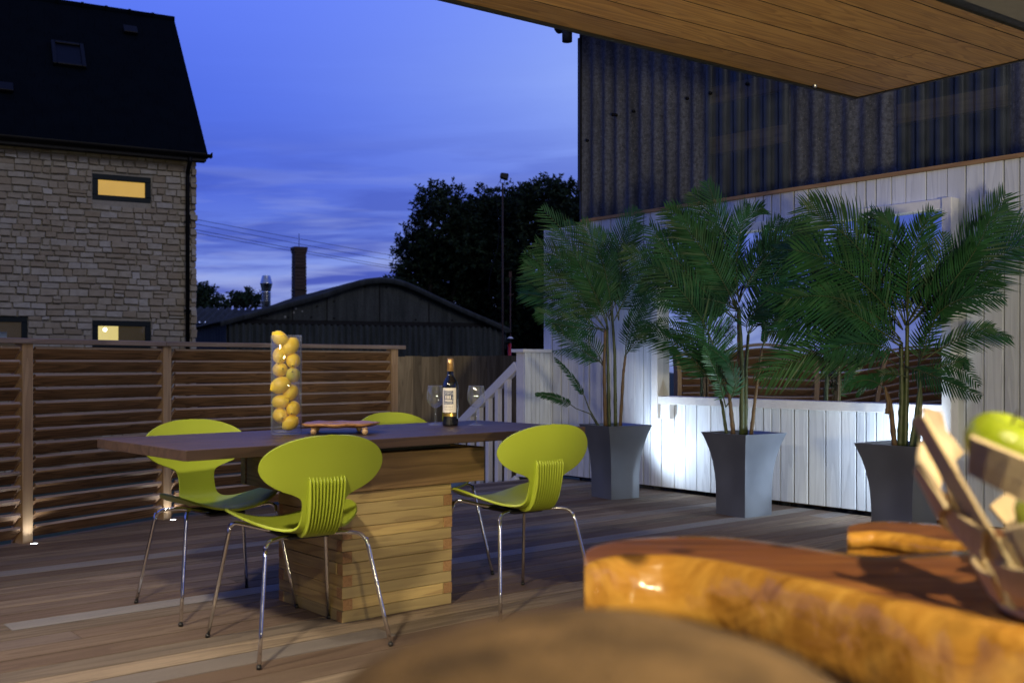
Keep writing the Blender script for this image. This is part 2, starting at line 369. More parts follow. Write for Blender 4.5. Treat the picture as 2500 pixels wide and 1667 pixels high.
M['shedwall'] = cement_mat('mossy_cement_sheet', (.018, .025, .027, 1), (.055, .066, .070, 1), .0)
def gable_mat():
    m = cement_mat('gable_cement_sheet', (.020, .026, .026, 1), (.060, .068, .068, 1), .0); t = NT(m.node_tree); b = m.node_tree.nodes['Principled BSDF']
    src = b.inputs['Base Color'].links[0].from_socket; tcn = t.n('ShaderNodeTexCoord'); vo = t.n('ShaderNodeTexVoronoi', i_Scale=5.5); t.l(tcn.outputs['Object'], vo.inputs['Vector'])
    v2 = t.n('ShaderNodeSeparateXYZ'); t.l(tcn.outputs['Object'], v2.inputs[0])
    zone = t.math('MULTIPLY', t.ramp(t.math('ABSOLUTE', t.math('ADD', v2.outputs[0], 2.6)), [(.7, 1.0), (1.4, 0.0)]), t.ramp(vo.outputs['Color'], [(.45, 0.0), (.5, 1.0)]))
    c = t.mix(t.math('MULTIPLY', zone, t.ramp(vo.outputs['Distance'], [(.16, 1.0), (.24, 0.0)])), src, (.24, .25, .25, 1)); t.l(c, b.inputs['Base Color']); return m
M['gable'] = gable_mat()
M['shedroof'] = cement_mat('shed_roof_sheet', (.016, .021, .025, 1), (.045, .056, .066, 1), .0)
M['brick'] = plain('old_chimney_brick', (.045, .030, .026, 1), .9, 0, .4, 12, bump=.6)
M['steel'] = plain('flue_steel', (.62, .66, .72, 1), .25, 1.0, .1, 8)
def transl():
    m, t, b = newmat('grp_rooflight_sheet'); tcn = t.n('ShaderNodeTexCoord')
    nz = t.n('ShaderNodeTexNoise', i_Scale=7.0, i_Detail=4.0); t.l(tcn.outputs['Object'], nz.inputs['Vector'])
    t.l(t.ramp(nz.outputs['Fac'], [(.3, (.03, .04, .05, 1)), (.7, (.07, .085, .10, 1))]), b.inputs['Base Color'])
    b.inputs['Roughness'].default_value = .28; b.inputs['Alpha'].default_value = .62; return m
M['grp'] = transl()

# ------------------------------------------------------------------ key directions (plan view)
bdir = Vector((math.sin(R(50.6)), math.cos(R(50.6)), 0))          # deck boards
wd = Vector((math.sin(R(40)), -math.cos(R(40)), 0))               # white wall, toward the viewer
W0 = Vector((1.074, 8.82, 0)); wn = Vector((-math.cos(R(40)), -math.sin(R(40)), 0))   # wall normal, toward deck
UP = Vector((0, 0, 1))
def wallp(t, z=0, out=0): return W0 + wd * t + wn * out + UP * z
P1 = Vector((-2.847, 6.08, 0)); P2 = Vector((-2.337, 7.01, 0)); P3 = Vector((-.975, 8.47, 0))
fd12 = (P2 - P1).normalized(); fd23 = (P3 - P2).normalized()
Pm = [P1 - fd12 * 1.32 * k for k in range(4, 0, -1)]             # posts on beyond the left of the view
far_corner = wallp(-1.6) 
# ------------------------------------------------------------------ ground
m = MB(); m.add([(-400, -60, -.8), (400, -60, -.8), (400, 700, -.8), (-400, 700, -.8)], [(0, 1, 2, 3)])
tag(m.build('ground', M['grass']), kind='structure', label='dark grass ground below the raised terrace', cat='ground')

def clip(poly, p, n):
    out = []
    for i in range(len(poly)):
        a, b = poly[i], poly[(i + 1) % len(poly)]
        da, db = (a - p).dot(n), (b - p).dot(n)
        if da >= 0: out.append(a)
        if da * db < 0: out.append(a + (b - a) * (da / (da - db)))
    return out
def boards(mb, region, dir_, pitch, gap, z0, z1, lmin, lmax, centre, span, rfun=None):
    """strips along dir_ cut by the convex region [(point, inward normal)...]"""
    nrm = Vector((-dir_.y, dir_.x, 0)); k = -int(span / pitch)
    while k * pitch < span:
        s = -span - rng.random() * lmax
        while s < span:
            L = rng.uniform(lmin, lmax)
            a = centre + nrm * (k * pitch + gap / 2); b = centre + nrm * ((k + 1) * pitch - gap / 2)
            poly = [a + dir_ * s, a + dir_ * (s + L - .003), b + dir_ * (s + L - .003), b + dir_ * s]
            for (p, n) in region:
                poly = clip(poly, p, n)
                if len(poly) < 3: break
            if len(poly) >= 3: mb.prism(poly, z0, z1, 0, dir_, rfun() if rfun else None)
            s += L
        k += 1
n12 = Vector((fd12.y, -fd12.x, 0)); n23 = Vector((fd23.y, -fd23.x, 0))
edge_dir = (far_corner - P3).normalized(); nedge = Vector((edge_dir.y, -edge_dir.x, 0))
bn = Vector((-bdir.y, bdir.x, 0))
KB = math.ceil((P2 - Vector((-.5, 4.0, 0))).dot(bn) / .145) * .145; SPL = Vector((-.5, 4.0, 0)) + bn * KB
deck_rest = [(Vector((.115, 9.49, 0)), -bn), (wallp(0, 0, -.02), wn), (Vector((0, -2.5, 0)), Vector((0, 1, 0))), (Vector((-7, 0, 0)), Vector((1, 0, 0))), (Vector((7, 0, 0)), Vector((-1, 0, 0)))]
regA = [(P1 - n12 * .085, n12), (SPL, -bn)] + deck_rest; regB = [(P2 - n23 * .085, n23), (SPL, bn)] + deck_rest
m = MB(); boards(m, regA, bdir, .145, .009, -.028, 0, 3.6, 6.0, Vector((-.5, 4.0, 0)), 11)
boards(m, regB, bdir, .145, .009, -.028, 0, 3.6, 6.0, Vector((-.5, 4.0, 0)), 11)
tag(m.build('timber_deck', M['deck'], bevel=.0015), kind='structure', label='weathered grooved timber deck of the terrace', cat='deck')
m = MB()
for rg_ in (regA, regB):
    poly = [Vector((-7, -2.5, 0)), Vector((7, -2.5, 0)), Vector((7, 9.9, 0)), Vector((-7, 9.9, 0))]
    for (p, n) in rg_: poly = clip(poly, p + n * (.03 if n not in (bn, -bn) else .001), n)
    m.prism(poly, -.8, -.035, 0, bdir)
tag(m.build('deck_base', M['dark']), kind='structure', label='dark framing under the deck', cat='deck')

# ------------------------------------------------------------------ stone house
def house():
    u = Vector((math.sin(R(62)), math.cos(R(62)), 0)); n = Vector((u.y, -u.x, 0)); n = n if n.y < 0 else -n
    c0 = Vector((-5.77, 19.0, 0)); GZ = -.8; EZ = 4.86
    def P(t, z, out=0): return c0 - u * t + UP * z + n * out      # t = metres left of the corner
    root = empty('stone_house', P(0, GZ), 'rubble stone house with steep dark slate roof and lit slit windows', 'house')
    wins = [(.76, 1.735, 3.90, 4.36), (.76, 1.735, 1.28, 1.80), (2.76, 3.9, .95, 1.84), (6.2, 7.2, 3.9, 4.36), (6.2, 7.2, 1.1, 1.8)]
    LEN = 9.0
    # mortar backing with openings: vertical strips
    m = MB(); ax = (u, n, UP)
    xs = sorted(set([0, LEN] + [w[0] for w in wins] + [w[1] for w in wins]))
    for a, b in zip(xs, xs[1:]):
        holes = sorted([(w[2], w[3]) for w in wins if w[0] <= a + .001 and w[1] >= b - .001]); z = GZ
        for (h0, h1) in holes + [(EZ, EZ)]:
            if h0 > z: m.box(P((a + b) / 2, (z + h0) / 2, -.17), (b - a, .30, h0 - z), ax, 0, .5)
            z = h1
    bdirn = -n
    m.box(P(-.0, (GZ + EZ) / 2, 0) + bdirn * 3.0 - u * .15, (.30, 5.6, EZ - GZ), ax, 0)
    m.box(P(LEN / 2, (GZ + EZ) / 2, 0) + bdirn * 5.9, (LEN, .3, EZ - GZ), ax, 0)
    gable = [P(0, EZ, 0) + bdirn * .1, P(0, EZ, 0) + bdirn * 6.0, P(0, EZ + 3.2, 0) + bdirn * 3.05]
    g2 = [p - u * .3 for p in gable]; m.add(gable + g2, [(0, 1, 2), (5, 4, 3), (0, 3, 4, 1), (1, 4, 5, 2), (2, 5, 3, 0)])
    wall = m.build('wall', M['mortar'], root)
    m = MB(); z = GZ
    while z < EZ - .03:
        h = rng.uniform(.085, .135); h = min(h, EZ - z); t = -.02 - rng.random() * .02
        while t < LEN:
            L = rng.uniform(.13, .31); a, b = t, min(t + L, LEN)
            segs = [(a, b)]
            for w in wins:
                if w[2] - .01 < z + h and w[3] + .01 > z:
                    ns = []
                    for (p, q) in segs:
                        if q <= w[0] - .0 or p >= w[1]: ns.append((p, q))
                        else:
                            if p < w[0] - .03: ns.append((p, w[0]))
                            if q > w[1] + .03: ns.append((w[1], q))
                    segs = ns
            for (p, q) in segs:
                if q - p < .035: continue
                dz = rng.uniform(-.012, .012)
                if rng.random() < .05 and h > .12:
                    hh = h * rng.uniform(.4, .6)
                    m.box(P((p + q) / 2, z + hh / 2, .012), (q - p - .014, rng.uniform(.03, .07), hh - .012), ax, 0, rng.random() ** 1.3, .007)
                    m.box(P((p + q) / 2, z + (h + hh) / 2, .012), (q - p - .014, rng.uniform(.03, .07), h - hh - .012), ax, 0, rng.random() ** 1.3, .007)
                else:
                    m.box(P((p + q) / 2, z + h / 2 + dz, .002), (q - p - rng.uniform(.012, .024), rng.uniform(.03, .055), h - rng.uniform(.012, .03)), ax, 0, rng.random(), .009)
            t += L
        z += h
    # quoins turning the right-hand corner
    z = GZ
    while z < EZ:
        h = rng.uniform(.09, .15); m.box(P(.03, z + h / 2, -.12), (rng.uniform(.07, .11), rng.uniform(.28, .5), h - .014), ax, 0, rng.random(), .012); z += h
    m.build('stonework', M['stone'], wall, bevel=.014)
    # windows
    for i, (a, b, z0, z1) in enumerate(wins):
        m = MB(); fw = .095; dp = .07; o_ = -.05
        m.box(P((a + b) / 2, z1 - fw / 2, o_), (b - a, dp, fw), ax); m.box(P((a + b) / 2, z0 + fw / 2, o_), (b - a, dp, fw), ax)
        m.box(P(a + fw / 2, (z0 + z1) / 2, o_), (fw, dp, z1 - z0 - 2 * fw), ax); m.box(P(b - fw / 2, (z0 + z1) / 2, o_), (fw, dp, z1 - z0 - 2 * fw), ax)
        wf = m.build('window', M['frame'], root, bevel=.006)
        m = MB(); m.box(P((a + b) / 2, (z0 + z1) / 2, o_ - .01), (b - a - 2 * fw, .008, z1 - z0 - 2 * fw), ax); m.build('pane', M['glass'], wf)
        m = MB()
        if i == 0:
            m.box(P((a + b) / 2, (z0 + z1) / 2, -.5), (b - a + .3, .02, z1 - z0 + .4), ax); m.build('lit_room', M['warmwin'], wf)
            m = MB(); m.box(P(b - .16, z0 + .12, -.45), (.03, .02, .06), ax); m.box(P(b - .19, z0 + .10, -.45), (.10, .02, .02), ax); m.build('sill_ornament', M['apron'], wf)
        elif i == 1:
            m.box(P(b - .28, (z0 + z1) / 2, -.5), (.62, .02, z1 - z0 + .6), ax); m.build('lit_room', M['brightwin'], wf)
            m = MB(); m.box(P(a + .22, (z0 + z1) / 2, -.46), (.54, .02, z1 - z0 + .6), ax); m.build('room_wall', M['dimwin'], wf)
            m = MB(); m.lathe([(.001, -.035), (.025, -.025), (.035, 0), (.025, .025), (.001, .035)], P(b - .24, z1 - .15, -.3), 12); m.build('bulb', M['bulb'], wf)
        else:
            m.box(P((a + b) / 2, (z0 + z1) / 2, -.6), (b - a + .5, .02, z1 - z0 + .6), ax); m.build('room_wall', M['dimwin'] if i == 2 else M['dark'], wf)
            if i == 2:
                m = MB(); m.box(P(a + .36, z1 - .32, -.45), (.12, .02, .14), ax); m.build('paper_note', M['whitetrim'], wf)
    # roof in courses of slates
    ROOT = P(0, 0, .28); rise = 3.33; run = 3.05 + .28; ncs = 30; m = MB(); EZr = EZ - .10
    sl = Vector((0, 0, 0)) + bdirn * run + UP * (rise + .1); sln = sl.normalized(); nr = sln.cross(u).normalized(); nr = nr if nr.z > 0 else -nr
    E = P(-.18, EZr, .28); clen = sl.length / ncs
    for k in range(ncs):
        t = -rng.random() * .3
        while t < LEN + .3:
            w_ = .30; p0 = max(t, 0); p1 = min(t + w_, LEN + .3)
            if p1 > p0: m.box(E - u * ((p0 + p1) / 2) + sln * (clen * (k + .55)) + nr * (.022 + rng.uniform(0, .003)), (p1 - p0 - .004, clen * 1.1, .012), (u, (sln + nr * .045).normalized(), nr), 0)
            t += w_
    m.box(E - u * (LEN + .3) / 2 + sln * (sl.length / 2) - nr * .02, (LEN + .3, sl.length, .05), (u, sln, nr))
    rb = (-bdirn * run + UP * (rise + .1)).normalized(); nb = rb.cross(u).normalized(); nb = nb if nb.z > 0 else -nb
    E2 = E + bdirn * (2 * run)
    m.box(E2 - u * (LEN + .3) / 2 + rb * (sl.length / 2) - nb * .02, (LEN + .3, sl.length - .02, .05), (u, rb, nb))
    roof = m.build('roof', M['slate'], root)
    m = MB(); ridge = E + sl; t = 0
    while t < LEN + .3:
        m.tube([ridge - u * t + UP * .0, ridge - u * (t + .40) + UP * .0, ridge - u * (t + .41), ridge - u * (t + .45)], [.085, .085, .10, .10], 10); t += .45
    m.build('ridge_tiles', M['slate'], roof)
    # skylight and vent tiles
    def onroof(px, py, back=0):
        d0 = Vector(((px - 1250) / FPX, 1, -(py - HY) / FPX)); o0 = Vector((0, 0, CAMZ)); q = E + nr * .04
        tt = (q - o0).dot(nr) / d0.dot(nr); return o0 + d0 * tt
    cc = onroof(167, 137)
    m = MB()
    for (du, dv, su, sv) in ((-.25, 0, .07, .80), (.25, 0, .07, .80), (0, -.365, .43, .07), (0, .365, .43, .07)):
        m.box(cc + u * du + sln * dv + nr * .03, (su, sv, .08), (u, sln, nr))
    sk = m.build('skylight', M['gutter'], roof, bevel=.01)
    m = MB(); m.box(cc + nr * .02, (.43, .66, .02), (u, sln, nr)); m.build('pane', plain('skylight_glass', (.003, .004, .009, 1), .4, 0, .1, spec=.1), sk)
    for (px, py) in ((318, 78), (12, 218)):
        m = MB(); m.box(onroof(px, py) + nr * .04, (.26, .24, .07), (u, sln, nr)); m.build('roof_vent', M['gutter'], roof, bevel=.01)
    # gutter, fascia, downpipe
    m = MB(); rows = []
    for t in (-.24, LEN + .2):
        rows.append([P(t, EZ - .06 - .06 * math.sin(a), .31 + .065 * math.cos(a)) for a in [math.pi * k / 8 for k in range(9)]])
    m.grid(rows); m.box(P(LEN / 2, EZ - .10, .18), (LEN + .3, .20, .15), ax); m.box(P(-.235, EZ - .07, .31), (.012, .14, .09), ax)
    m.build('gutter', M['gutter'], root)
    m = MB(); m.tube([P(.14, EZ - .12, .31), P(.14, EZ - .22, .30), P(.14, EZ - .34, .12), P(.14, EZ - .45, .09), P(.14, GZ, .09)], .036, 10)
    for z in (3.6, 2.0, .6): m.box(P(.14, z, .07), (.12, .05, .04), ax)
    m.build('downpipe', M['gutter'], root)
    m = MB(); m.tube([P(3.62, EZ - .25, .12), P(3.62, EZ - .35, .09), P(3.62, GZ, .09)], .036, 10); m.build('downpipe', M['gutter'], root)
house()

# ------------------------------------------------------------------ curved roof shed
def shed():
    A = at(558, 777, 31); B = at(1226, 788, 34.6); A.z = B.z = 1.05 + 107 * 31 / FPX; GZ = -.8
    u = (B - A); LEN = u.length; u.normalize(); n = Vector((u.y, -u.x, 0)); n = n if n.y < 0 else -n; back = -n
    PZ = A.z; ax = (u, n, UP)
    prof = [(-.03, -.08), (0.0, .03), (.06, .18), (.125, .36), (.235, .64), (.325, .87), (.40, 1.13), (.46, 1.30), (.53, 1.385), (.59, 1.34), (.65, 1.16), (.735, .84), (.835, .48), (.90, .26), (.97, .03), (1.02, -.16)]
    root = empty('curved_roof_shed', (A + B) / 2 + UP * (GZ - PZ), 'grey cement sheet shed with humped curved roof and boarded gable', 'shed')
    def Q(s, h, out=0): return A + u * (s * LEN) + UP * h + n * out
    m = MB()  # gable panel
    inner = [(s, max(h - .12, -.02)) for s, h in prof[1:-1]]
    for (a, b) in zip(inner, inner[1:]):
        m.add([Q(a[0], 0.02), Q(b[0], .02), Q(b[0], b[1] + .02), Q(a[0], a[1] + .02)], [(0, 1, 2, 3)])
    gp = m.build('gable_panel', M['gable'], root)
    m = MB()
    for s in (.11, .215, .335, .525, .71, .89):
        h = [p for p in prof if p[0] >= s][0][1] - .2
        if h > .1: m = MB(); m.box(Q(s, h / 2, .012), (.03, .02, h), ax); m.build('joint_strip', M['dark'], gp)
    for (s, h) in ((.13, .12), (.20, .10), (.28, .12), (.36, .62), (.36, .1), (.47, 1.1), (.55, 1.1), (.66, .1), (.68, .75), (.80, .1), (.90, .1), (.30, .45)):
        m = MB(); m.lathe([(.001, .03), (.03, .02), (.03, 0)], Q(s, h, .005), 8, ax=(u, UP, n)); m.build('fixing_bolt', M['dark'], gp)
    # corrugated front wall
    def corr(m, s0, s1, z0, z1, out, pitch=.20, amp=.035, scal=True):
        k = int((s1 - s0) / pitch * 8); rows = [[], []]
        for i in range(k + 1):
            x = s0 + (s1 - s0) * i / k; a = amp * math.cos(2 * math.pi * x / pitch)
            top = z1 - (.05 * (1 - math.cos(2 * math.pi * x / pitch)) ** 2 / 4 if scal else 0)
            rows[0].append(A + u * x + UP * (z0 - PZ) + n * (out + a)); rows[1].append(A + u * x + UP * (top - PZ) + n * (out + a))
        m.grid(rows)
    m = MB(); corr(m, 0, LEN * .79, GZ, PZ - .10, .05); corr(m, LEN * .80, LEN * .995, GZ + 1.35, PZ - .10, .05); corr(m, LEN * .80, LEN * .995, GZ, GZ + 1.28, .03, scal=False)
    m.build('corrugated_wall', M['shedwall'], root)
    m = MB(); m.box(Q(.5, -.03, -.06), (LEN, .1, .16), ax); m.box(Q(.5, -1.6, -.10), (LEN, .05, 3.0), ax); m.box(Q(.795, -1.6, .03), (.06, .12, 3.0), ax)
    m.box(Q(1.0, -1.3, 0), (.12, .12, 2.6), ax)
    m.build('timber_frame', M['dark'], root)
    # left side wall
    m = MB(); rows = [[], []]; 
    for i in range(161):
        d = 9.0 * i / 160; a = .035 * math.cos(2 * math.pi * d / .2)
        rows[0].append(A + back * d - u * a + UP * (GZ - PZ)); rows[1].append(A + back * d - u * a)
    m.grid(rows); m.box(A + back * .1 + UP * (-1.5), (.12, .12, 3.0), ax)
    m.build('side_wall', M['shedwall'], root)
    # roof shell with corrugations running over the curve
    m = MB(); rows = []
    import bisect
    def ph(s):
        for (a, b) in zip(prof, prof[1:]):
            if a[0] <= s <= b[0]: return a[1] + (b[1] - a[1]) * (s - a[0]) / (b[0] - a[0])
        return prof[-1][1]
    ss = [-.03 + 1.05 * i / 40 for i in range(41)]
    for j in range(0, 241):
        d = -.22 + 9.2 * j / 240; a = .03 * math.cos(2 * math.pi * d / .15)
        rows.append([Q(s, (ph(max(s - .012, -.03)) + ph(s) + ph(min(s + .012, 1.02))) / 3 + a, 0) + back * d for s in ss])
    m.grid(rows)
    r0 = rows[0]; m.grid([r0, [p - UP * .13 for p in r0], [p - UP * .13 + back * .3 for p in r0]])
    m.build('roof', M['shedroof'], root)
shed()
def low_shed():
    A = at(440, 760, 42); B = at(640, 752, 44); A.z = B.z = 3.35
    root = empty('low_shed', Vector((A.x, A.y, -.8)), 'low corrugated shed roof seen between stone house and curved roof shed', 'shed')
    m = MB(); rows = []
    for j in range(2):
        rows.append([])
    u = (B - A); L = u.length; u.normalize()
    for i in range(201):
        x = L * i / 200; a = .05 * math.cos(2 * math.pi * x / .3)
        rows[0].append(A + u * x + UP * (a - .05 - .6) - Vector((0, .5, 0))); rows[1].append(A + u * x + UP * (a - .05 + .1) + Vector((0, 1.8, 0)))
    m.grid(rows); m.build('roof', M['shedroof'], root)
    m = MB(); m.box((A + B) / 2 + Vector((0, 1.2, -2.35)), (L - .2, 2.4, 3.4), (u, Vector((-u.y, u.x, 0)), UP)); m.build('wall', M['shedwall'], root)
low_shed()
def chimney():
    c = at(730, 700, 46); x, y = c.x, c.y; zt = CAMZ + (HY - 604) * 46 / FPX
    root = empty('brick_chimney', (x, y, -.8), 'tall tapering brick chimney behind the curved roof shed', 'chimney')
    m = MB(); z = -.8; a = R(28); ax = (Vector((math.cos(a), math.sin(a), 0)), Vector((-math.sin(a), math.cos(a), 0)), UP)
    k = 0
    while z < zt - .25:
        w = .60 - .10 * (z + .8) / (zt + .8); m.box((x, y, z + .07), (w, w, .135), ax); z += .15; k += 1
    m.box((x, y, zt - .18), (.56, .56, .12), ax); m.box((x, y, zt - .06), (.60, .60, .12), ax)
    m.build('stack', M['brick'], root)
    for zz in (zt - .9, zt - 1.9, zt - 2.9): 
        m = MB(); w = .60 - .10 * (zz + .8) / (zt + .8) + .04; m.box((x, y, zz), (w, w, .03), ax); m.build('iron_band', M['gutter'], root)
    m = MB(); m.tube([(x, y, zt), (x, y, zt + .6)], .012, 6); m.build('lightning_rod', M['gutter'], root)
chimney()
def flue():
    d = 43; c = at(650, 700, d); k = d / FPX; z = lambda py: CAMZ + (HY - py) * k
    root = empty('steel_flue', (c.x, c.y, -.8), 'shiny steel flue with cone cowl beside the brick chimney', 'flue')
    m = MB(); m.lathe([(10.5 * k, -.8), (10.5 * k, z(716)), (11 * k, z(715)), (11 * k, z(713)), (10.5 * k, z(712))], (c.x, c.y, 0), 24)
    for i in range(4): m.lathe([(10.5 * k, z(720 + i * 5)), (11 * k, z(719.3 + i * 5)), (10.5 * k, z(718.6 + i * 5))], (c.x, c.y, 0), 24)
    m.build('pipe', M['steel'], root)
    m = MB(); m.lathe([(10.5 * k, z(712)), (14.5 * k, z(694)), (15 * k, z(693)), (15 * k, z(691)), (14 * k, z(690)), (10 * k, z(674)), (9.5 * k, z(673)), (.01, z(673))], (c.x, c.y, 0), 24); m.build('cowl', M['steel'], root)
flue()

# ------------------------------------------------------------------ trees
def tree(name, c, h, crown, n, leaf, label, cat='tree', group=None, seed=1, trunk=.2):
    r = random.Random(seed); c = Vector(c)
    root = empty(name, c, label, cat, group)
    m = MB(); limbs = []
    for (ox, oy, oz, rx, ry, rz) in crown:
        tgt = c + Vector((ox, oy, oz)); mid = c.lerp(tgt, .5) + Vector((r.uniform(-.3, .3), r.uniform(-.3, .3), .3))
        m.tube([c, c.lerp(mid, .5) + Vector((0, 0, h * .05)), mid, tgt], [trunk, trunk * .8, trunk * .45, trunk * .12], 7)
    m.build('trunk', M['bark'], root)
    m = MB(); tot = sum(q[3] * q[4] * q[5] for q in crown)
    for (ox, oy, oz, rx, ry, rz) in crown:
        k = int(2.2 * n * rx * ry * rz / tot) + 1; spr = max(1, k // 18)
        for _ in range(spr):
            th = r.uniform(0, 2 * math.pi); cz = r.uniform(-.9, 1); rad = r.random() ** .33 * (1 + .22 * r.random() ** 3 * (1 if r.random() < .5 else 0))
            q = math.sqrt(max(0, 1 - cz * cz)); p = c + Vector((ox + rx * rad * q * math.cos(th), oy + ry * rad * q * math.sin(th), oz + rz * rad * cz))
            dr = Vector((math.cos(th) * q, math.sin(th) * q, cz * .7 + .35)).normalized()
            L = r.uniform(.35, .8) * leaf * 5
            for i in range(20):
                f = i / 20; b = p + dr * (L * f) + Vector((0, 0, -.25 * L * f * f))
                a = Vector((r.gauss(0, 1), r.gauss(0, 1), r.gauss(-.3, .7))).normalized(); a = (a + dr * .6).normalized()
                sd = a.cross(Vector((r.gauss(0, 1), r.gauss(0, 1), r.gauss(0, 1)))).normalized(); l_ = leaf * r.uniform(.7, 1.3)
                m.add([b, b + a * l_ * .5 + sd * l_ * .22, b + a * l_, b + a * l_ * .5 - sd * l_ * .22], [(0, 1, 2, 3)], 0)
    m.build('crown', M['leafdark'], root)
dT = 40
def cr(px, py, r_px, rz_px, d, oy=0):   # crown lobe from picture position
    p = at(px, py, d); return (p.x, p.y, p.z, r_px * d / FPX, 1.6, rz_px * d / FPX)
def ctree(cx, d, lobes, n, leaf, label, seed, group='trees behind the curved roof shed', name='broadleaf_tree'):
    b = at(cx, HY, d); c = Vector((b.x, d, -.8)); cr_ = []
    for (px, py, rx, rz) in lobes:
        p = at(px, py, d); cr_.append((p.x - c.x, random.Random(px).uniform(-.8, .8), p.z + .8, rx * d / FPX, 1.5, rz * d / FPX))
    tree(name, c, 6, cr_, n, leaf, label, 'tree', group, seed)
ctree(1060, 38, [(1030, 660, 52, 80), (1075, 570, 60, 70), (1100, 680, 70, 90), (1150, 600, 45, 80), (1062, 500, 26, 30), (1100, 480, 22, 26), (1010, 600, 36, 28), (985, 690, 25, 25)], 17000, .145, 'dark spreading tree with ragged left outline behind the curved shed', 3)
ctree(1190, 39, [(1165, 540, 45, 50), (1200, 640, 70, 110), (1190, 750, 80, 90), (1215, 540, 45, 45), (1180, 490, 16, 20)], 14000, .145, 'dark tree directly behind the tall floodlight pole', 4)
ctree(1300, 37, [(1290, 520, 50, 60), (1330, 480, 42, 30), (1300, 640, 75, 110), (1290, 770, 80, 90), (1262, 500, 28, 32)], 15000, .145, 'dark bushy tree right of the floodlight pole', 5)
ctree(1400, 36, [(1395, 500, 48, 42), (1390, 600, 60, 90), (1400, 730, 60, 90)], 11000, .145, 'dark tree touching the corner of the tall corrugated barn', 6)
ctree(495, 60, [(492, 725, 12, 22), (510, 735, 10, 12), (478, 735, 12, 22)], 900, .25, 'small far tree beside the corner of the stone house', 8, 'far trees on the skyline', 'far_tree')
ctree(590, 60, [(575, 735, 16, 8), (600, 732, 16, 9), (622, 730, 5, 7)], 900, .22, 'small far tree left of the steel flue', 9, 'far trees on the skyline', 'far_tree')
m = MB(); hr = random.Random(4)
for i in range(9000):
    px = hr.uniform(1150, 1480); py = hr.uniform(760, 900); p = at(px, py, 40 + hr.uniform(-1, 1))
    a = Vector((hr.gauss(0, 1), hr.gauss(0, .4), hr.gauss(0, 1))).normalized(); sd = a.cross(Vector((hr.gauss(0, .5), 1, hr.gauss(0, .5)))).normalized(); l_ = .22
    m.add([p, p + a * l_ * .5 + sd * l_ * .3, p + a * l_, p + a * l_ * .5 - sd * l_ * .3], [(0, 1, 2, 3)], 0)
tag(m.build('undergrowth', M['leafdark']), kind='stuff', label='dark undergrowth below the trees beyond the fence', cat='undergrowth')

# ------------------------------------------------------------------ poles and wires
def pole():
    d = 24; k = d / FPX; b = at(1227, HY, d); zt = CAMZ + (HY - 447) * k
    root = empty('floodlight_pole', (b.x, d, -.8), 'tall thin steel pole with dark floodlight and dangling cable', 'floodlight pole')
    m = MB(); m.tube([(b.x, d, -.8), (b.x, d, zt)], [2.6 * k, 2.1 * k], 10); m.build('pole', plain('rusty_pole', (.035, .022, .02, 1), .8, 0, .4, 8), root)
    m = MB(); w = 5 * k
    m.tube([(b.x - w, d, zt + 9 * k), (b.x - w, d, zt), (b.x + w, d, zt), (b.x + w, d, zt + 9 * k)], .9 * k, 6); m.build('bracket', M['gutter'], root)
    m = MB(); a = Vector((math.cos(R(-12)), 0, math.sin(R(-12)))); q = Vector((b.x + 4 * k, d, zt + 16 * k)); up = Vector((-a.z, 0, a.x))
    vs = []
    for (s, hw) in ((-1, 6.0), (1, 8.0)):
        for yy in (-1, 1):
            for zz in (-1, 1): vs.append(q + a * (s * 10 * k) + up * (zz * hw * k) + Vector((0, yy * .10, 0)))
    m.add(vs, [(0, 1, 3, 2), (4, 6, 7, 5), (0, 4, 5, 1), (2, 3, 7, 6), (0, 2, 6, 4), (1, 5, 7, 3)]); m.build('floodlight', M['black'], root, bevel=.02)
    m = MB(); pts = [(1224, 436), (1214, 455), (1212, 480), (1216, 530), (1219, 560), (1215, 610), (1202, 650), (1195, 680), (1193, 715), (1205, 740), (1222, 760), (1232, 775)]
    m.tube([at(x, y, d - .1) for x, y in pts], .55 * k, 5); m.build('cable', M['gutter'], root)
pole()
def stub():
    d = 22; k = d / FPX; b = at(1246, HY, d)
    root = empty('service_post', (b.x, d, -.8), 'short rusty service post with cross arm and red pipe at its foot', 'post')
    m = MB(); m.tube([(b.x, d, -.8), at(1246, 664, d)], 1.5 * k, 8); m.box(at(1246, 670, d), (7 * k, .06, 14 * k)); m.tube([at(1240, 722, d), at(1255, 718, d)], 1.2 * k, 6); m.build('post', plain('rusty_post', (.05, .025, .022, 1), .8, 0, .4, 8), root)
    m = MB(); m.tube([at(1244, 838, d), at(1244, 900, d) + Vector((0, 0, -.6))], 4.2 * k, 10); m.build('red_pipe', plain('red_pipe_paint', (.35, .012, .02, 1), .5), root)
    m = MB(); m.box(at(1240, 809, d), (17 * k, .2, 6 * k)); m.box(at(1240, 832, d), (17 * k, .2, 7 * k)); m.tube([at(1234, 812, d), at(1234, 852, d)], 2 * k, 8); m.build('clamp', M['shedroof'], root)
    m = MB(); m.tube([at(1254, 724, d), at(1247, 750, d), at(1243, 770, d)], .6 * k, 5); m.build('cable', M['gutter'], root)
    m = MB(); m.lathe([(8 * k, 0), (4 * k, 3.5 * k), (.01, 4 * k)], at(1246, 826, d - .15), 12); m.build('lamp_shade', M['whitetrim'], root)
stub()
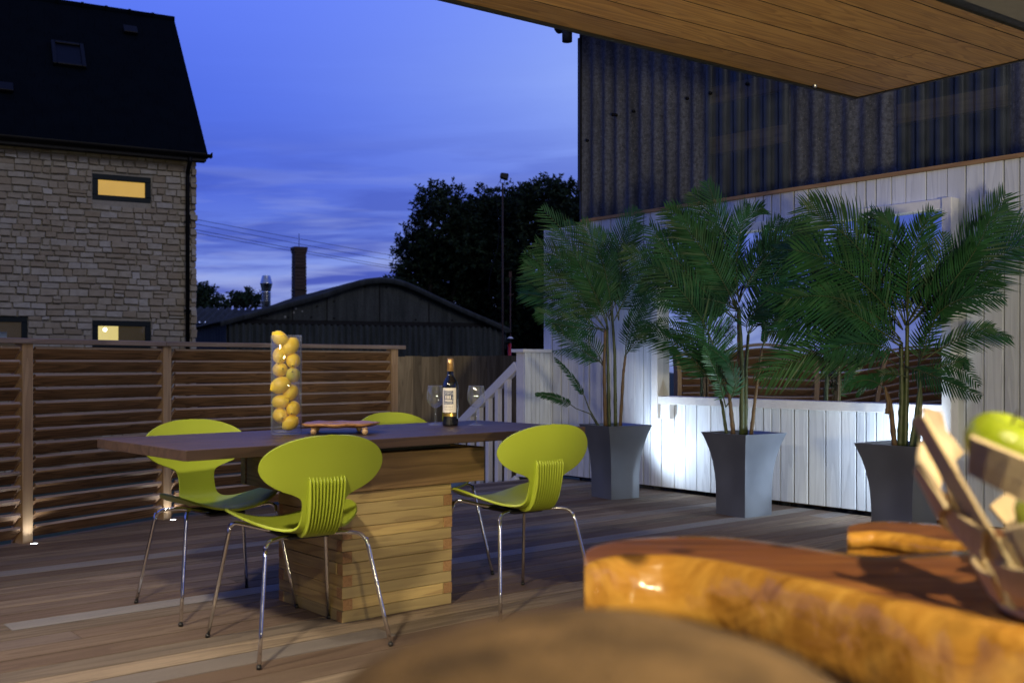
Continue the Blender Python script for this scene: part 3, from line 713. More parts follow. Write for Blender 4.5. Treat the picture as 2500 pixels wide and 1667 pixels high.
for i, (a, b, w) in enumerate([((420, 524), (1010, 632), 'highest'), ((420, 535), (985, 641), 'second highest'), ((420, 549), (985, 655), 'third highest'), ((420, 557), (985, 660), 'lowest')]):
    m = MB(); A = at(*a, 46); B = at(*b, 62); A += (A - B) * 1.0; pts = []
    B2 = B + (B - A) * .5
    for k in range(25):
        f = k / 24; p = A.lerp(B2, f); p.z -= .35 * 4 * f * (1 - f); p.z += .30; pts.append(p)
    m.tube(pts, .011, 4); tag(m.build('power_line', M['gutter'], origin=A), '%s of the four thin power lines crossing behind the chimney' % w, 'power line', 'power lines over the shed')

# ------------------------------------------------------------------ tall corrugated barn
def barn():
    w = Vector((math.sin(R(46)), -math.cos(R(46)), 0)); n = Vector((-w.y, w.x, 0)); n = n if n.y < 0 else -n; bk = -n
    C = Vector((.70, 10.3, 0)); ZT = 4.55; GZ = -.8; ax = (w, n, UP)
    root = empty('corrugated_barn', C + UP * GZ, 'tall barn clad in dark weathered corrugated sheets behind the white wall', 'barn')
    def rt(px): r = (px - 1250) / FPX; return (C.y * r - C.x) / (w.x - w.y * r)
    cuts = [0, rt(1728), rt(1925), rt(2180), rt(2465), rt(2465) + 1.5, rt(2465) + 3.0]
    for i, (a, b) in enumerate(zip(cuts, cuts[1:])):
        m = MB(); k = max(8, int((b - a) / .146 * 12)); rows = [[], []]; tl = i in (1, 3)
        for j in range(k + 1):
            x = a + (b - a + .03) * j / k; am = .019 * math.cos(2 * math.pi * x / .146)
            if tl: am = .024 * max(-1, min(1, 1.7 * math.cos(2 * math.pi * x / .146)))
            for q, z in ((0, GZ), (1, ZT)): rows[q].append(C + w * x + n * (am + (.006 if i % 2 else 0)) + UP * z)
        m.grid(rows); m.build('rooflight_sheet' if tl else 'cladding_sheet', M['grp'] if tl else M['asbestos'], root)
    m = MB()
    for z in (1.6, 3.0, 3.45, 4.4):
        m.box(C + w * 3.6 + bk * .12 + UP * z, (7.2, .07, .15), ax)
    m.build('purlin', M['fence'], root)
    m = MB(); m.box(C + w * 3.6 + bk * 4.0 + UP * 1.9, (7.4, .1, 5.3), ax); m.box(C + bk * 2 + w * .12 + UP * 1.87, (.06, 3.9, 5.25), ax); m.box(C + w * 7.3 + bk * 2 + UP * 1.87, (.06, 3.9, 5.25), ax)
    m.build('inner_wall', M['dark'], root)
    m = MB()
    rows = []
    for j in range(2): rows.append([])
    for j in range(121):
        x = -.25 + 8 * j / 120; am = .02 * math.cos(2 * math.pi * x / .146)
        rows[0].append(C + w * x + n * .22 + UP * (ZT + .02 + am)); rows[1].append(C + w * x + bk * 4.2 + UP * (ZT + .6 + am))
    m.grid(rows); m.build('roof', M['shedroof'], root)
    m = MB(); m.tube([C - w * .02 + n * .0 + UP * GZ, C - w * .02 + UP * (ZT - .02)], .02, 6); m.box(C - w * .02 + UP * 3.5 + n * .01, (.03, .06, 1.5), ax)
    m.build('corner_trim', M['black'], root)
    m = MB(); rows = []
    for x in (-.24, 7.5):
        rows.append([C + w * x + n * (.10 + .075 * math.cos(a)) + UP * (ZT - .14 - .085 * math.sin(a)) for a in [math.pi * q / 8 for q in range(9)]])
    m.grid(rows); 
    g0 = rows[0]; m.add(g0 + [C - w * .24 + n * .10 + UP * (ZT - .14)], [tuple(range(len(g0) + 1))])
    gt = m.build('gutter', M['shedroof'], root)
    m = MB(); m.tube([C - w * .12 + n * .10 + UP * (ZT - .20), C - w * .12 + n * .10 + UP * (ZT - .33)], .05, 12); m.build('gutter_outlet', M['shedroof'], gt)
    for (px, py) in ((1440, 345), (1510, 283), (1553, 274), (1684, 243), (1740, 230), (1830, 208), (1503, 282)):
        r = (px - 1250) / FPX; t = rt(px); p = C + w * t; z = CAMZ - (py - HY) / FPX * p.y
        m = MB(); m.lathe([(.001, .03), (.016, .03), (.016, .05), (.001, .055)], p + UP * z, 8, ax=(w, UP, n)); m.build('fixing_bolt', M['gutter'], root)
barn()

# ------------------------------------------------------------------ close-board fence beyond the steps
def cbfence():
    A = at(700, 872, 12.2); B = at(1330, 865, 13.2); A.z = B.z = 0; u = (B - A).normalized(); L = (B - A).length; n = Vector((u.y, -u.x, 0)); ax = (u, n, UP)
    root = empty('board_fence', A - UP * .8, 'close boarded timber fence standing beyond the deck steps', 'fence')
    m = MB(); x = 0
    while x < L:
        w_ = rng.uniform(.095, .11); zt = 1.135 + rng.uniform(-.006, .006) + .008 * (x // 1.8 % 2)
        m.box(A + u * (x + w_ / 2) + UP * (zt - .8) / 2 + n * rng.uniform(0, .012), (w_ + .008, .016, zt + .8), (u, n, UP), gl=2); x += w_
    m.build('boards', M['fence'], root)
    m = MB()
    for z in (.9, .2, -.5): m.box(A + u * L / 2 - n * .05 + UP * z, (L, .05, .08), ax)
    m.build('rail', M['fence'], root)
cbfence()

# ------------------------------------------------------------------ white boarded wall
def wwall():
    root = empty('white_board_wall', wallp(-1.2, 0), 'tall white painted vertical board wall along the right of the deck', 'wall')
    ax = (wd, wn, UP); m = MB(); t = -1.20; r2 = random.Random(11)
    while t < 6.0:
        w_ = r2.choice((.075, .10, .12, .12, .14, .145)); zt = 2.29 if t < -.70 else 2.305
        m.box(wallp(t + w_ / 2, (zt + .035) / 2, r2.uniform(-.003, .003)), (w_ - r2.choice((.004, .008, .013)), .022, zt - .035), (wd, wn, UP), 0, gl=2); t += w_
    m.build('boards', M['white'], root, bevel=.002)
    m = MB(); m.box(wallp(2.4, 1.16, -.055), (7.2, .04, 2.28), ax); m.build('backing', plain('dark_backing', (.035, .022, .012, 1), .9), root)
    m = MB(); m.box(wallp(2.66, 2.319, -.03), (6.7, .11, .026), ax, gl=0); m.build('top_batten', M['rawcap'], root)
wwall()
def lowwall():
    S0 = Vector((.115, 9.47, 0)); fn = Vector((bdir.y, -bdir.x, 0)); ax = (bdir, fn, UP); L = .325; th = .124
    root = empty('low_white_wall', S0, 'low white boarded end wall with flat cap at head of the steps', 'wall')
    m = MB(); t = .0
    for w_ in (.075, .055, .045, .055, .05, .045):
        m.box(S0 + bdir * (t + w_ / 2) - fn * .006 + UP * .585, (w_ - .004, .02, 1.13), ax, gl=2); t += w_
    m.build('boards', M['white'], root, bevel=.002)
    m = MB(); m.box(S0 + bdir * (L / 2) - fn * (th / 2 + .005) + UP * .585, (L, th - .02, 1.13), ax); m.build('core', M['whitetrim'], root)
    m = MB(); m.box(S0 + bdir * (L / 2 - .012) - fn * (th / 2) + UP * 1.165, (L + .05, th + .05, .030), ax); m.build('cap', M['whitetrim'], root, bevel=.003)
    # stair rail going down away from the deck
    N = S0 - wd * (th + .01) + bdir * .03; s = Vector((-wd.x, -wd.y, 0)); ps = Vector((s.y, -s.x, 0))
    r2 = empty('stair_railing', N, 'white stair railing with square balusters sloping down beyond the deck', 'railing')
    sl = (s - UP * .66).normalized()
    m = MB(); q = N + UP * 1.03 + sl * 1.35; m.box(q, (2.7, .06, .085), (sl, ps, sl.cross(ps).normalized())); m.build('handrail', M['whitetrim'], r2, bevel=.004)
    m = MB(); q = N - UP * .005 + sl * 1.35; m.box(q, (2.7, .045, .07), (sl, ps, sl.cross(ps).normalized())); m.build('bottom_rail', M['whitetrim'], r2, bevel=.004)
    for i in range(1, 15):
        b = N + s * (0.14 * i); zt = 1.03 - .66 * 0.14 * i - .02; m = MB(); m.box(b + UP * (zt - .50), (.05, .05, 1.02), (s, ps, UP)); m.build('baluster', M['whitetrim'], r2, bevel=.002)
    r3 = empty('deck_steps', N + s * .3 - bdir * .6 - UP * .8, 'timber steps going down from the far edge of the deck', 'steps')
    for i in range(4):
        m = MB(); m.box(N - bdir * .62 + s * (.22 + .27 * i) + UP * (-.18 - .17 * i), (.27, 1.1, .035), (s, ps, UP), gl=1); m.build('tread', M['deck'], r3)
    for e in (-.52, .52):
        m = MB(); m.box(N - bdir * .62 + s * .65 + UP * -.50 + ps * e, (1.3, .04, .35), (s, ps, UP)); m.build('stringer', M['fence'], r3)
lowwall()

# ------------------------------------------------------------------ mirror on the wall
def mirror():
    t0, t1, z0, z1 = .30, 2.72, .785, 2.04; ax = (wd, wn, UP)
    root = empty('wall_mirror', wallp((t0 + t1) / 2, z0, .02), 'large wall mirror in a deep white frame reflecting fence and sky', 'mirror')
    fw = .065; dp = .09; o_ = .012 + dp / 2
    m = MB(); m.box(wallp((t0 + t1) / 2, z1 + fw / 2, o_ - .01), (t1 - t0, dp - .02, fw), ax); m.box(wallp((t0 + t1) / 2, z0 - fw / 2, o_), (t1 - t0, dp, fw), ax)
    m.box(wallp(t0 - fw / 2, (z0 + z1) / 2 - .06, o_ + .003), (fw, dp + .006, z1 - z0 + 2 * fw + .12), ax); m.box(wallp(t1 + fw / 2, (z0 + z1) / 2 - .09, o_ + .003), (fw, dp + .006, z1 - z0 + 2 * fw + .18), ax)
    m.box(wallp(t0 + .05, z0 - fw - .06, o_ - .015), (.10, dp - .03, .12), ax)
    m.build('frame', M['whitetrim'], root, bevel=.003)
    mm, t, b = newmat('mirror_sheet'); b.inputs['Metallic'].default_value = 1; b.inputs['Roughness'].default_value = .015
    b.inputs['Base Color'].default_value = (.74, .77, .80, 1); tcn = t.n('ShaderNodeTexCoord')
    nz = t.n('ShaderNodeTexNoise', i_Scale=1.1, i_Detail=0.0); t.l(tcn.outputs['Object'], nz.inputs['Vector'])
    bp = t.n('ShaderNodeBump', i_Strength=1.0, i_Distance=.018); t.l(nz.outputs['Fac'], bp.inputs['Height']); t.l(bp.outputs[0], b.inputs['Normal'])
    m = MB(); m.box(wallp((t0 + t1) / 2, (z0 + z1) / 2, .03), (t1 - t0, .008, z1 - z0), ax); m.build('mirror_glass', mm, root)
mirror()

# ------------------------------------------------------------------ louvred fence
def louvre_panel(a, b, name, parent):
    d = (b - a); L = d.length; d.normalize(); nf = Vector((d.y, -d.x, 0))       # toward deck
    m = MB(); hw = .095; tilt = R(46)
    a_ = nf * math.cos(tilt) + UP * math.sin(tilt); n_ = nf * (-math.sin(tilt)) + UP * math.cos(tilt)
    for k in range(14):
        z = .045 + k * .0805
        c = a + d * (L / 2) + UP * (z + .02) + nf * (-.035) + Vector((0, 0, rng.uniform(-.002, .002)))
        m.box(c, (L - .10, hw, .018), (d, a_, n_), gl=0); m.m[-3] = 1 if True else 0
    sl = m.build(name, [M['cedar'], M['slat_edge']], parent, bevel=.0015)
    # sawtooth bearers at both ends
    m = MB()
    for e in (.045, L - .045):
        for k in range(14):
            z = .045 + k * .0805; c = a + d * e + UP * (z - .02) + nf * (-.045)
            tri = [c + nf * .035 + UP * .055, c - nf * .045 - UP * .03, c - nf * .045 + UP * .055]
            q = [p + d * .022 for p in tri]; m.add([*[p - d * .0 for p in tri], *q], [(0, 1, 2), (5, 4, 3), (0, 3, 4, 1), (1, 4, 5, 2), (2, 5, 3, 0)], r=rng.random())
    m.build('bearer', M['cedar_post'], parent)
def lfence():
    posts = Pm + [P1, P2, P3]
    root = empty('louvred_fence', P1, 'cedar louvred fence with square posts and flat rail along left of deck', 'fence')
    for i, p in enumerate(posts):
        d = fd12 if i < len(posts) - 1 else fd23; nf = Vector((d.y, -d.x, 0)); c = p + d * .035 - nf * .035
        if i == len(posts) - 1: pass
        m = MB(); m.box(c + UP * (1.165 - .1) / 2, (.07, .07, 1.265), (d, nf, UP), gl=2); m.build('post', M['cedar_post'], root, bevel=.003)
    for a, b in zip(posts, posts[1:]): 
        d = (b - a).normalized(); louvre_panel(a + d * .035, b + d * .035, 'louvre_panel', root)
    m = MB()
    ends = [posts[0], P2 + fd12 * .02]; nf = Vector((fd12.y, -fd12.x, 0))
    def cap(a, b, d, nf):
        L = (b - a).length; m.box(a + (b - a) / 2 - nf * .03 + UP * 1.181, (L, .125, .032), (d, nf, UP), gl=0)
    # mitre at the bend: prisms
    n1 = Vector((fd12.y, -fd12.x, 0)); n2 = Vector((fd23.y, -fd23.x, 0)); mit = (n1 + n2).normalized(); k = 1 / mit.dot(n1)
    A0, A1 = posts[0], P2 + fd12 * .0; B1 = P3 + fd23 * .13
    m.prism([A0 + n1 * .03, A1 + mit * (.03 * k), A1 - mit * (.09 * k), A0 - n1 * .09], 1.165, 1.197, 0, fd12)
    m.prism([A1 + mit * (.03 * k) + fd23 * .002, B1 + n2 * .03, B1 - n2 * .09, A1 - mit * (.09 * k) + fd23 * .002], 1.165, 1.1965, 0, fd23)
    m.build('rail_cap', M['rail_cap'], root, bevel=.004)
lfence()
for i, (px, py, w) in enumerate(((83, 1327.5, 'beside the near fence post at left edge'), (422.6, 1269, 'at the foot of the fence post at the bend'))):
    p = floor_at(px, py)
    r_ = empty('deck_light', p, 'small round glowing white deck light ' + w, 'deck light', 'recessed deck lights along the fence')
    m = MB(); m.lathe([(.024, .0), (.024, .003), (.019, .0035), (.019, .002)], p, 20); m.build('bezel', M['chrome'], r_)
    m = MB(); m.lathe([(.019, .0028), (.001, .0030)], p, 20); m.build('lens', M['led'], r_)
    light('deck_led', 'SPOT', p + UP * .012, p + Vector((-.02, .01, 1)), 1.6, (.92, .96, 1), spot_size=R(120), spot_blend=.8, shadow_soft_size=.015)

# ------------------------------------------------------------------ canopy with timber soffit
def canopy():
    z0 = 2.60; K = Vector((2.01, 6.09, 0)); c1_ = Vector((.811, .585, 0)).normalized(); c2_ = Vector((.615, -.789, 0)).normalized()
    nin = Vector((c1_.y, -c1_.x, 0))          # inward from the left edge
    n2 = Vector((c2_.y, -c2_.x, 0)); n2 = n2 if n2.y < 0 else -n2
    root = empty('canopy', K + UP * z0, 'canopy roof over the bar with cedar boarded soffit and dark edge', 'canopy')
    reg = [(K, nin), (K, n2), (K + nin * 1.2, -nin), (Vector((0, -3.2, 0)), Vector((0, 1, 0)))]
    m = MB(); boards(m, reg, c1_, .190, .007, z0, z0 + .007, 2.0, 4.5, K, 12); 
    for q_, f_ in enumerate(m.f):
        if max(m.v[i].z for i in f_) - min(m.v[i].z for i in f_) > .001: m.m[q_] = 1  # board sides set dark, painting the shade in the seams
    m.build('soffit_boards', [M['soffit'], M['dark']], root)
    m = MB(); poly = [K - nin * .1 - n2 * .1 + c1_ * .0, K + nin * 6, K + nin * 6 - c1_ * 11, K - nin * .0 - c1_ * 11]
    big = [Vector((-9, -3.3, 0)), Vector((9, -3.3, 0)), Vector((9, 9, 0)), Vector((-9, 9, 0))]
    for (p, n) in ((K - nin * .04, nin), (K - n2 * .04, n2), (K + nin * 5, -nin)): big = clip(big, p, n)
    m.prism(big, z0 + .0075, z0 + .22, 0, c1_); m.build('roof_deck', M['black'], root)
    m = MB()
    m.box(K - c1_ * 5.0 - nin * .012 + UP * (z0 + .025), (10.0, .024, .07), (c1_, nin, UP)); 
    m.box(K + c2_ * 2.2 - n2 * .012 + UP * (z0 + .027), (4.5, .024, .066), (c2_, n2, UP))
    m.build('edge_trim', M['black'], root, bevel=.002)
    reg2 = [(K + nin * 1.29, nin), (K, n2), (K + nin * 5, -nin), (Vector((0, -3.2, 0)), Vector((0, 1, 0)))]
    big = [Vector((-9, -3.3, 0)), Vector((9, -3.3, 0)), Vector((9, 9, 0)), Vector((-9, 9, 0))]
    for (p, n) in reg2: big = clip(big, p, n)
    m = MB(); m.prism(big, z0 - .012, z0 + .004, 0, c1_); m.build('ceiling_panel', plain('grey_ceiling_panel', (.20, .19, .18, 1), .6), root)
    q = K - c1_ * .42 + nin * .03 + UP * z0
    m = MB(); m.lathe([(.012, 0), (.012, -.012), (.004, -.018)], q, 10); m.build('cable_stop', M['steel'], root)
    # posts carrying the canopy, beyond the right of the view
    m = MB()
    for p in (K + nin * 4.2 - n2 * -.15, K + nin * 4.2 + n2 * 5.5): m.box(p + UP * 1.3, (.12, .12, 2.6), (c1_, nin, UP))
    m.build('post', M['black'], root)
canopy()

# ------------------------------------------------------------------ table
TU = Vector((math.sin(R(47.3)), math.cos(R(47.3)), 0)); TV = Vector((-TU.y, TU.x, 0)); TC = Vector((-.655, 4.565, 0))
def table():
    root = empty('dining_table', TC, 'long dark wood table on a stacked pine timber pedestal', 'table')
    m = MB()
    for k in range(5): m.box(TC + TV * (-.316 + .158 * k) + UP * .731, (2.0, .1578, .038), (TU, TV, UP), gl=0, r=.3 + .1 * k)
    m.build('tabletop', M['walnut'], root, bevel=.0012)
    m = MB(); m.box(TC + UP * .6955, (.7, .36, .033), (TU, TV, UP)); m.build('spacer', M['black'], root)
    PU = Vector((math.sin(R(50)), math.cos(R(50)), 0)); PV = Vector((-PU.y, PU.x, 0)); PC = TC + Vector((.004, .045, 0)); hw = .275
    m = MB()
    h = .1515
    for s in (-1, 1):
        m.box(PC + PV * s * (.262) + UP * (.527 + h / 2), (.90, .045, h), (PU, PV, UP), gl=0)
        m.box(PC + PU * s * (.4225) + UP * (.527 + h / 2), (.045, .478, h), (PU, PV, UP), gl=1)
    m.build('apron', M['apron'], root, bevel=.002)
    m = MB(); tw = .045; ch = .0478
    for k in range(11):
        z = ch * (k + .5)
        for s in (-1, 1):
            jo = rng.uniform(-.003, .003)
            if k % 2 == 0:   # long pieces run along PU
                m.box(PC + PV * s * (hw - tw / 2 + jo) + UP * z, (2 * hw, tw, ch - .0016), (PU, PV, UP), gl=0); m.m[-6] = m.m[-5] = 1
                m.box(PC + PU * s * (hw - tw / 2 + jo) + UP * z, (tw, 2 * (hw - tw) - .001, ch - .0016), (PU, PV, UP), gl=1)
            else:
                m.box(PC + PV * s * (hw - tw / 2 + jo) + UP * z, (2 * (hw - tw) - .001, tw, ch - .0016), (PU, PV, UP), gl=0)
                m.box(PC + PU * s * (hw - tw / 2 + jo) + UP * z, (tw, 2 * hw, ch - .0016), (PU, PV, UP), gl=1); m.m[-4] = m.m[-3] = 1
    ped = m.build('pedestal', [M['pine'], M['endgrain']], root, bevel=.0018)
    m = MB(); m.box(PC + UP * .26, (2 * hw - .11, 2 * hw - .11, .52), (PU, PV, UP)); m.build('core', M['dark'], ped)
table()

# ------------------------------------------------------------------ chairs
def shell_point(s, x):
    """s 0..1 from seat front to back top, x -1..1 across"""
    pts = SH; f = s * (len(pts) - 1); i = min(int(f), len(pts) - 2); q = f - i
    p = [pts[max(0, min(len(pts) - 1, i + k))] for k in (-1, 0, 1, 2)]
    def cr_(j):
        a, b, c, d = (p[k][j] for k in range(4)); return .5 * (2 * b + (c - a) * q + (2 * a - 5 * b + 4 * c - d) * q * q + (3 * b - a - 3 * c + d) * q ** 3)
    y, z, w = cr_(0), cr_(1), max(cr_(2), .0005); X = x * w
    seat = 1 if z < .445 and y > -.16 else 0
    blend = max(0, min(1, (.50 - z) / .05)) if y < -.1 else 1
    z2 = z + .066 * (X / .25) ** 2 * blend; bb = 1 - blend
    y2 = y + .050 * (X / .24) ** 2 * bb + .012 * (X / .085) ** 2 * (1 if .45 < z < .60 and abs(X) < .09 else 0) * 0
    return Vector((X, y2, z2))
SH = [(.238, .440, 0), (.230, .443, .085), (.213, .446, .140), (.185, .448, .188), (.145, .447, .225), (.10, .444, .245), (.05, .440, .252), (0, .436, .245), (-.045, .433, .225),
      (-.085, .431, .195), (-.12, .431, .155), (-.15, .435, .120), (-.175, .443, .098), (-.195, .458, .088), (-.208, .480, .083), (-.217, .505, .081), (-.224, .53, .081), (-.230, .553, .084), (-.2345, .572, .094),
      (-.239, .588, .125), (-.243, .602, .162), (-.248, .622, .198), (-.253, .645, .224), (-.259, .672, .240), (-.265, .700, .240), (-.271, .727, .226), (-.277, .752, .198), (-.282, .773, .155), (-.285, .786, .110), (-.287, .793, .065), (-.288, .796, 0)]
def make_chair():
    root = empty('dining_chair', (0, 0, 0), 'x', 'chair', 'lime chairs round the dark table')
    m = MB(); rows = []; NS = 76; NX = 24
    for i in range(NS + 1):
        s = i / NS
        rows.append([shell_point(s, math.sin(math.pi / 2 * (-1 + 2 * j / NX))) for j in range(NX + 1)])
    m.grid(rows)
    sh = m.build('shell', M['lime'], root, merge=True)
    so = sh.modifiers.new('thick', 'SOLIDIFY'); so.thickness = .009; so.offset = 0
    bv = sh.modifiers.new('bevel', 'BEVEL'); bv.width = .003; bv.segments = 2; bv.limit_method = 'ANGLE'; bv.angle_limit = R(50)
    # ribs on the outside of the waist
    m = MB(); nr_ = 11
    for k in range(nr_):
        f = (k - (nr_ - 1) / 2) / ((nr_ - 1) / 2); rws = []; N = 26
        for i in range(N + 1):
            q = i / N; s = .335 + (.735 - .335) * q      # from under the seat up to the back
            p = shell_point(s, 0); p2 = shell_point(min(1, s + .01), 0); tg = (p2 - p).normalized(); nn = Vector((0, -tg.z, tg.y)); nn = nn if nn.y < 0 or nn.z < 0 else -nn
            if nn.y > 0: nn = -nn
            dep = .003 + (.009 + .019 * math.sin(math.pi * min(1, q * .95))) * math.sqrt(max(0, 1 - max(0, (q - .94) / .06) ** 2)) * math.sqrt(min(1, q / .06))
            hwid = .068 - .010 * (1 - q); X = f * hwid; top = (1 - abs(f) ** 2) * .0
            rw = .0029; c = p + Vector((X, 0, 0)); 
            rws.append([c + Vector((-rw, 0, 0)), c + Vector((-rw, 0, 0)) + nn * dep * .8, c + nn * dep, c + Vector((rw, 0, 0)) + nn * dep * .8, c + Vector((rw, 0, 0))])
        m.grid(rws)
        for e in (rws[0], rws[-1]): m.add(e, [(0, 1, 2, 3, 4)], smooth=False)
    m.build('back_ribs', M['lime'], root)
    # under-seat mount
    m = MB(); m.box((0, .01, .412), (.16, .24, .014)); m.lathe([(.035, .40), (.035, .425)], (0, .01, 0), 16); m.build('seat_mount', M['black'], root, bevel=.004)
    for (sx, sy) in ((-1, 1), (1, 1), (-1, -1), (1, -1)):
        if sy > 0: pts = [(.03, .05, .408), (.10, .10, .424), (.158, .138, .440), (.180, .157, .444), (.192, .168, .438), (.198, .176, .424), (.201, .181, .405), (.255, .262, .0)]
        else: pts = [(.03, -.05, .404), (.10, -.10, .416), (.155, -.135, .416), (.178, -.150, .412), (.192, -.162, .402), (.200, -.172, .385), (.204, -.180, .365), (.258, -.258, .0)]
        P_ = [Vector((sx * a, b, c)) for a, b, c in pts]
        # smooth
        Q = []
        for i in range(len(P_) - 1):
            for q in range(3):
                t_ = q / 3; a, b, c, d = P_[max(0, i - 1)], P_[i], P_[i + 1], P_[min(len(P_) - 1, i + 2)]
                if i == len(P_) - 2: Q.append(b.lerp(c, t_)); continue
                Q.append(.5 * (2 * b + (c - a) * t_ + (2 * a - 5 * b + 4 * c - d) * t_ ** 2 + (3 * b - a - 3 * c + d) * t_ ** 3))
        Q.append(P_[-1]); m = MB(); Q[-1] = Q[-1] + (Q[-2] - Q[-1]).normalized() * .010
        m.tube(Q, .0078, 12); lg = m.build('leg', M['chrome'], root)
        m = MB(); dd = (Q[-2] - Q[-1]).normalized(); m.tube([Q[-1] - dd * .0095, Q[-1] + dd * .004], .0088, 12); m.build('foot_cap', M['black'], lg)
    return root
ch0 = make_chair()
def put(o, x, y, head, label):
    o.location = (x, y, 0); o.rotation_euler = (0, 0, head); o['label'] = label
def heading(v): return math.atan2(v[1], v[0]) - math.pi / 2
spots = [(-.809, 3.945, (-.582, .813), 'lime green chair nearest the viewer, ribbed back in front of pedestal'),
         (-1.287, 4.54, (.62, -.785), 'lime green chair at the left end facing the viewer across the table'),
         (.005, 4.60, (-.60, .80), 'lime green chair at the right end with its ribbed back turned'),
         (-.46, 5.23, (.66, -.75), 'lime green chair behind the table, only its top edge showing')]
for i, (x, y, h, lb) in enumerate(spots):
    o = ch0 if i == 0 else copy_tree(ch0)
    put(o, x, y, heading(h), lb)

# ------------------------------------------------------------------ things on the table
TZ = .75
def vase():
    c = Vector((-.954, 4.42, TZ)); root = empty('glass_vase', c, 'tall clear glass cylinder vase filled with lemons', 'vase')
    m = MB(); ro, ri, h = .0640, .0600, .418
    m.lathe([(.001, .0005), (ro - .003, .0005), (ro, .004), (ro, h - .002), (ro - .002, h), (ri, h - .002), (ri, .018), (ri - .01, .012), (.001, .012)], c, 56); m.build('glass_wall', M['clear'], root)
vase()
def lemon_mesh(name, r=.031, L=.041, seed=0):
    rr = random.Random(seed); m = MB(); prof = []
    for i in range(21):
        a = math.pi * i / 20; z = -math.cos(a) * L; q = r * math.sin(a) ** .85
        if i in (0, 20): q = .001
        if i <= 2: z -= .006 * (1 - i / 3); 
        if i >= 18: z += .006 * (1 - (20 - i) / 3); q = max(q * .75, .001)
        prof.append((q, z))
    m.lathe(prof, n=28); 
    for i, p in enumerate(m.v):
        d = noise.noise(p * 22 + Vector((seed, 0, 0))) * .0016; n = Vector((p.x, p.y, p.z * .5)).normalized(); m.v[i] = p + n * d
    return m
def lem_mat(name, col, col2):
    m, t, b = newmat(name); tcn = t.n('ShaderNodeTexCoord')
    nz = t.n('ShaderNodeTexNoise', i_Scale=28.0, i_Detail=2.0); t.l(tcn.outputs['Object'], nz.inputs['Vector'])
    vo = t.n('ShaderNodeTexVoronoi', i_Scale=420.0); t.l(tcn.outputs['Object'], vo.inputs['Vector'])
    t.l(t.ramp(nz.outputs['Fac'], [(.35, col), (.75, col2)]), b.inputs['Base Color']); b.inputs['Roughness'].default_value = .38
    b.inputs['Subsurface Weight'].default_value = .08; b.inputs['Subsurface Radius'].default_value = (.01, .007, .002)
    bp = t.n('ShaderNodeBump', i_Strength=.35, i_Distance=.0012); t.l(vo.outputs['Distance'], bp.inputs['Height']); t.l(bp.outputs[0], b.inputs['Normal']); return m
M['lemon'] = lem_mat('lemon_peel', (.84, .56, .02, 1), (.88, .66, .05, 1)); M['lemon_green'] = lem_mat('greenish_lemon_peel', (.55, .52, .04, 1), (.78, .60, .07, 1))
lem = [((1112, 105), -.012, 'topmost lemon peeking above the vase rim', (-.65, .1, .5), 1), ((1205, 182), .006, 'large lemon second from top in the vase', (-.5, -.5, -.7), 1.16), ((1095, 268), -.010, 'lemon with stem end down under the topmost lemon, vase left side', (0, -.55, -.8), 1),
       ((1232, 316), .010, 'lemon under the large one at right of vase', (.1, -.8, -.5), 1), ((1097, 402), .004, 'lemon showing its round green stem end, upper left in vase', (.45, -.85, .1), 1.04), ((1235, 455), -.006, 'greenish lemon halfway up right side of vase', (.1, -.8, .3), 1),
       ((1118, 552), -.016, 'large pointed lemon lying sideways halfway up vase', (-.75, -.35, -.4), 1.18), ((1198, 618), .020, 'lemon tucked behind the large sideways one in the vase', (.4, .5, .7), 1.05), ((1118, 710), -.008, 'lemon with ridged skin lying crosswise below the vase middle', (.9, -.3, .1), 1.0),
       ((1235, 775), .004, 'lemon at lower right of vase with stem end forward', (.0, -.85, -.45), 1), ((1104, 838), .000, 'lemon at lower left of vase with stem end forward', (.35, -.85, -.2), 1.06), ((1212, 912), -.006, 'lowest lemon in the vase, tilted with tip up right', (.75, -.1, .55), 1)]
for i, ((zx, zy), dd, lb, axv, sc) in enumerate(lem):
    x = (zx - 1170) * .000442; z = TZ + (1022 - zy) * .000442
    rmax = .0598 - .031 * min(sc, 1.1); h = math.hypot(x, dd)
    if h > rmax: dd = dd * .5; x = math.copysign(min(abs(x), rmax * .98), x)
    p = Vector((-.954 + x, 4.42 + dd, z)); m = lemon_mesh('lemon', .0300 * sc ** .8, .0365 * sc, i)
    o = m.build('lemon', M['lemon_green'] if i == 5 else M['lemon'], origin=(0, 0, 0)); o.location = p
    o.rotation_euler = Vector(axv).normalized().to_track_quat('Z', 'Y').to_euler()
    tag(o, lb, 'lemon', 'lemons in the glass vase')
    m = MB(); m.lathe([(.001, .0365 * sc + .0075), (.0028, .0365 * sc + .007), (.0034, .0365 * sc + .0055), (.003, .0365 * sc + .003)], n=10)
    m.build('stem_end', plain('lemon_stem', (.10, .09, .02, 1), .8) if 'lemon_stem' not in bpy.data.materials else bpy.data.materials['lemon_stem'], o, origin=(0, 0, 0))
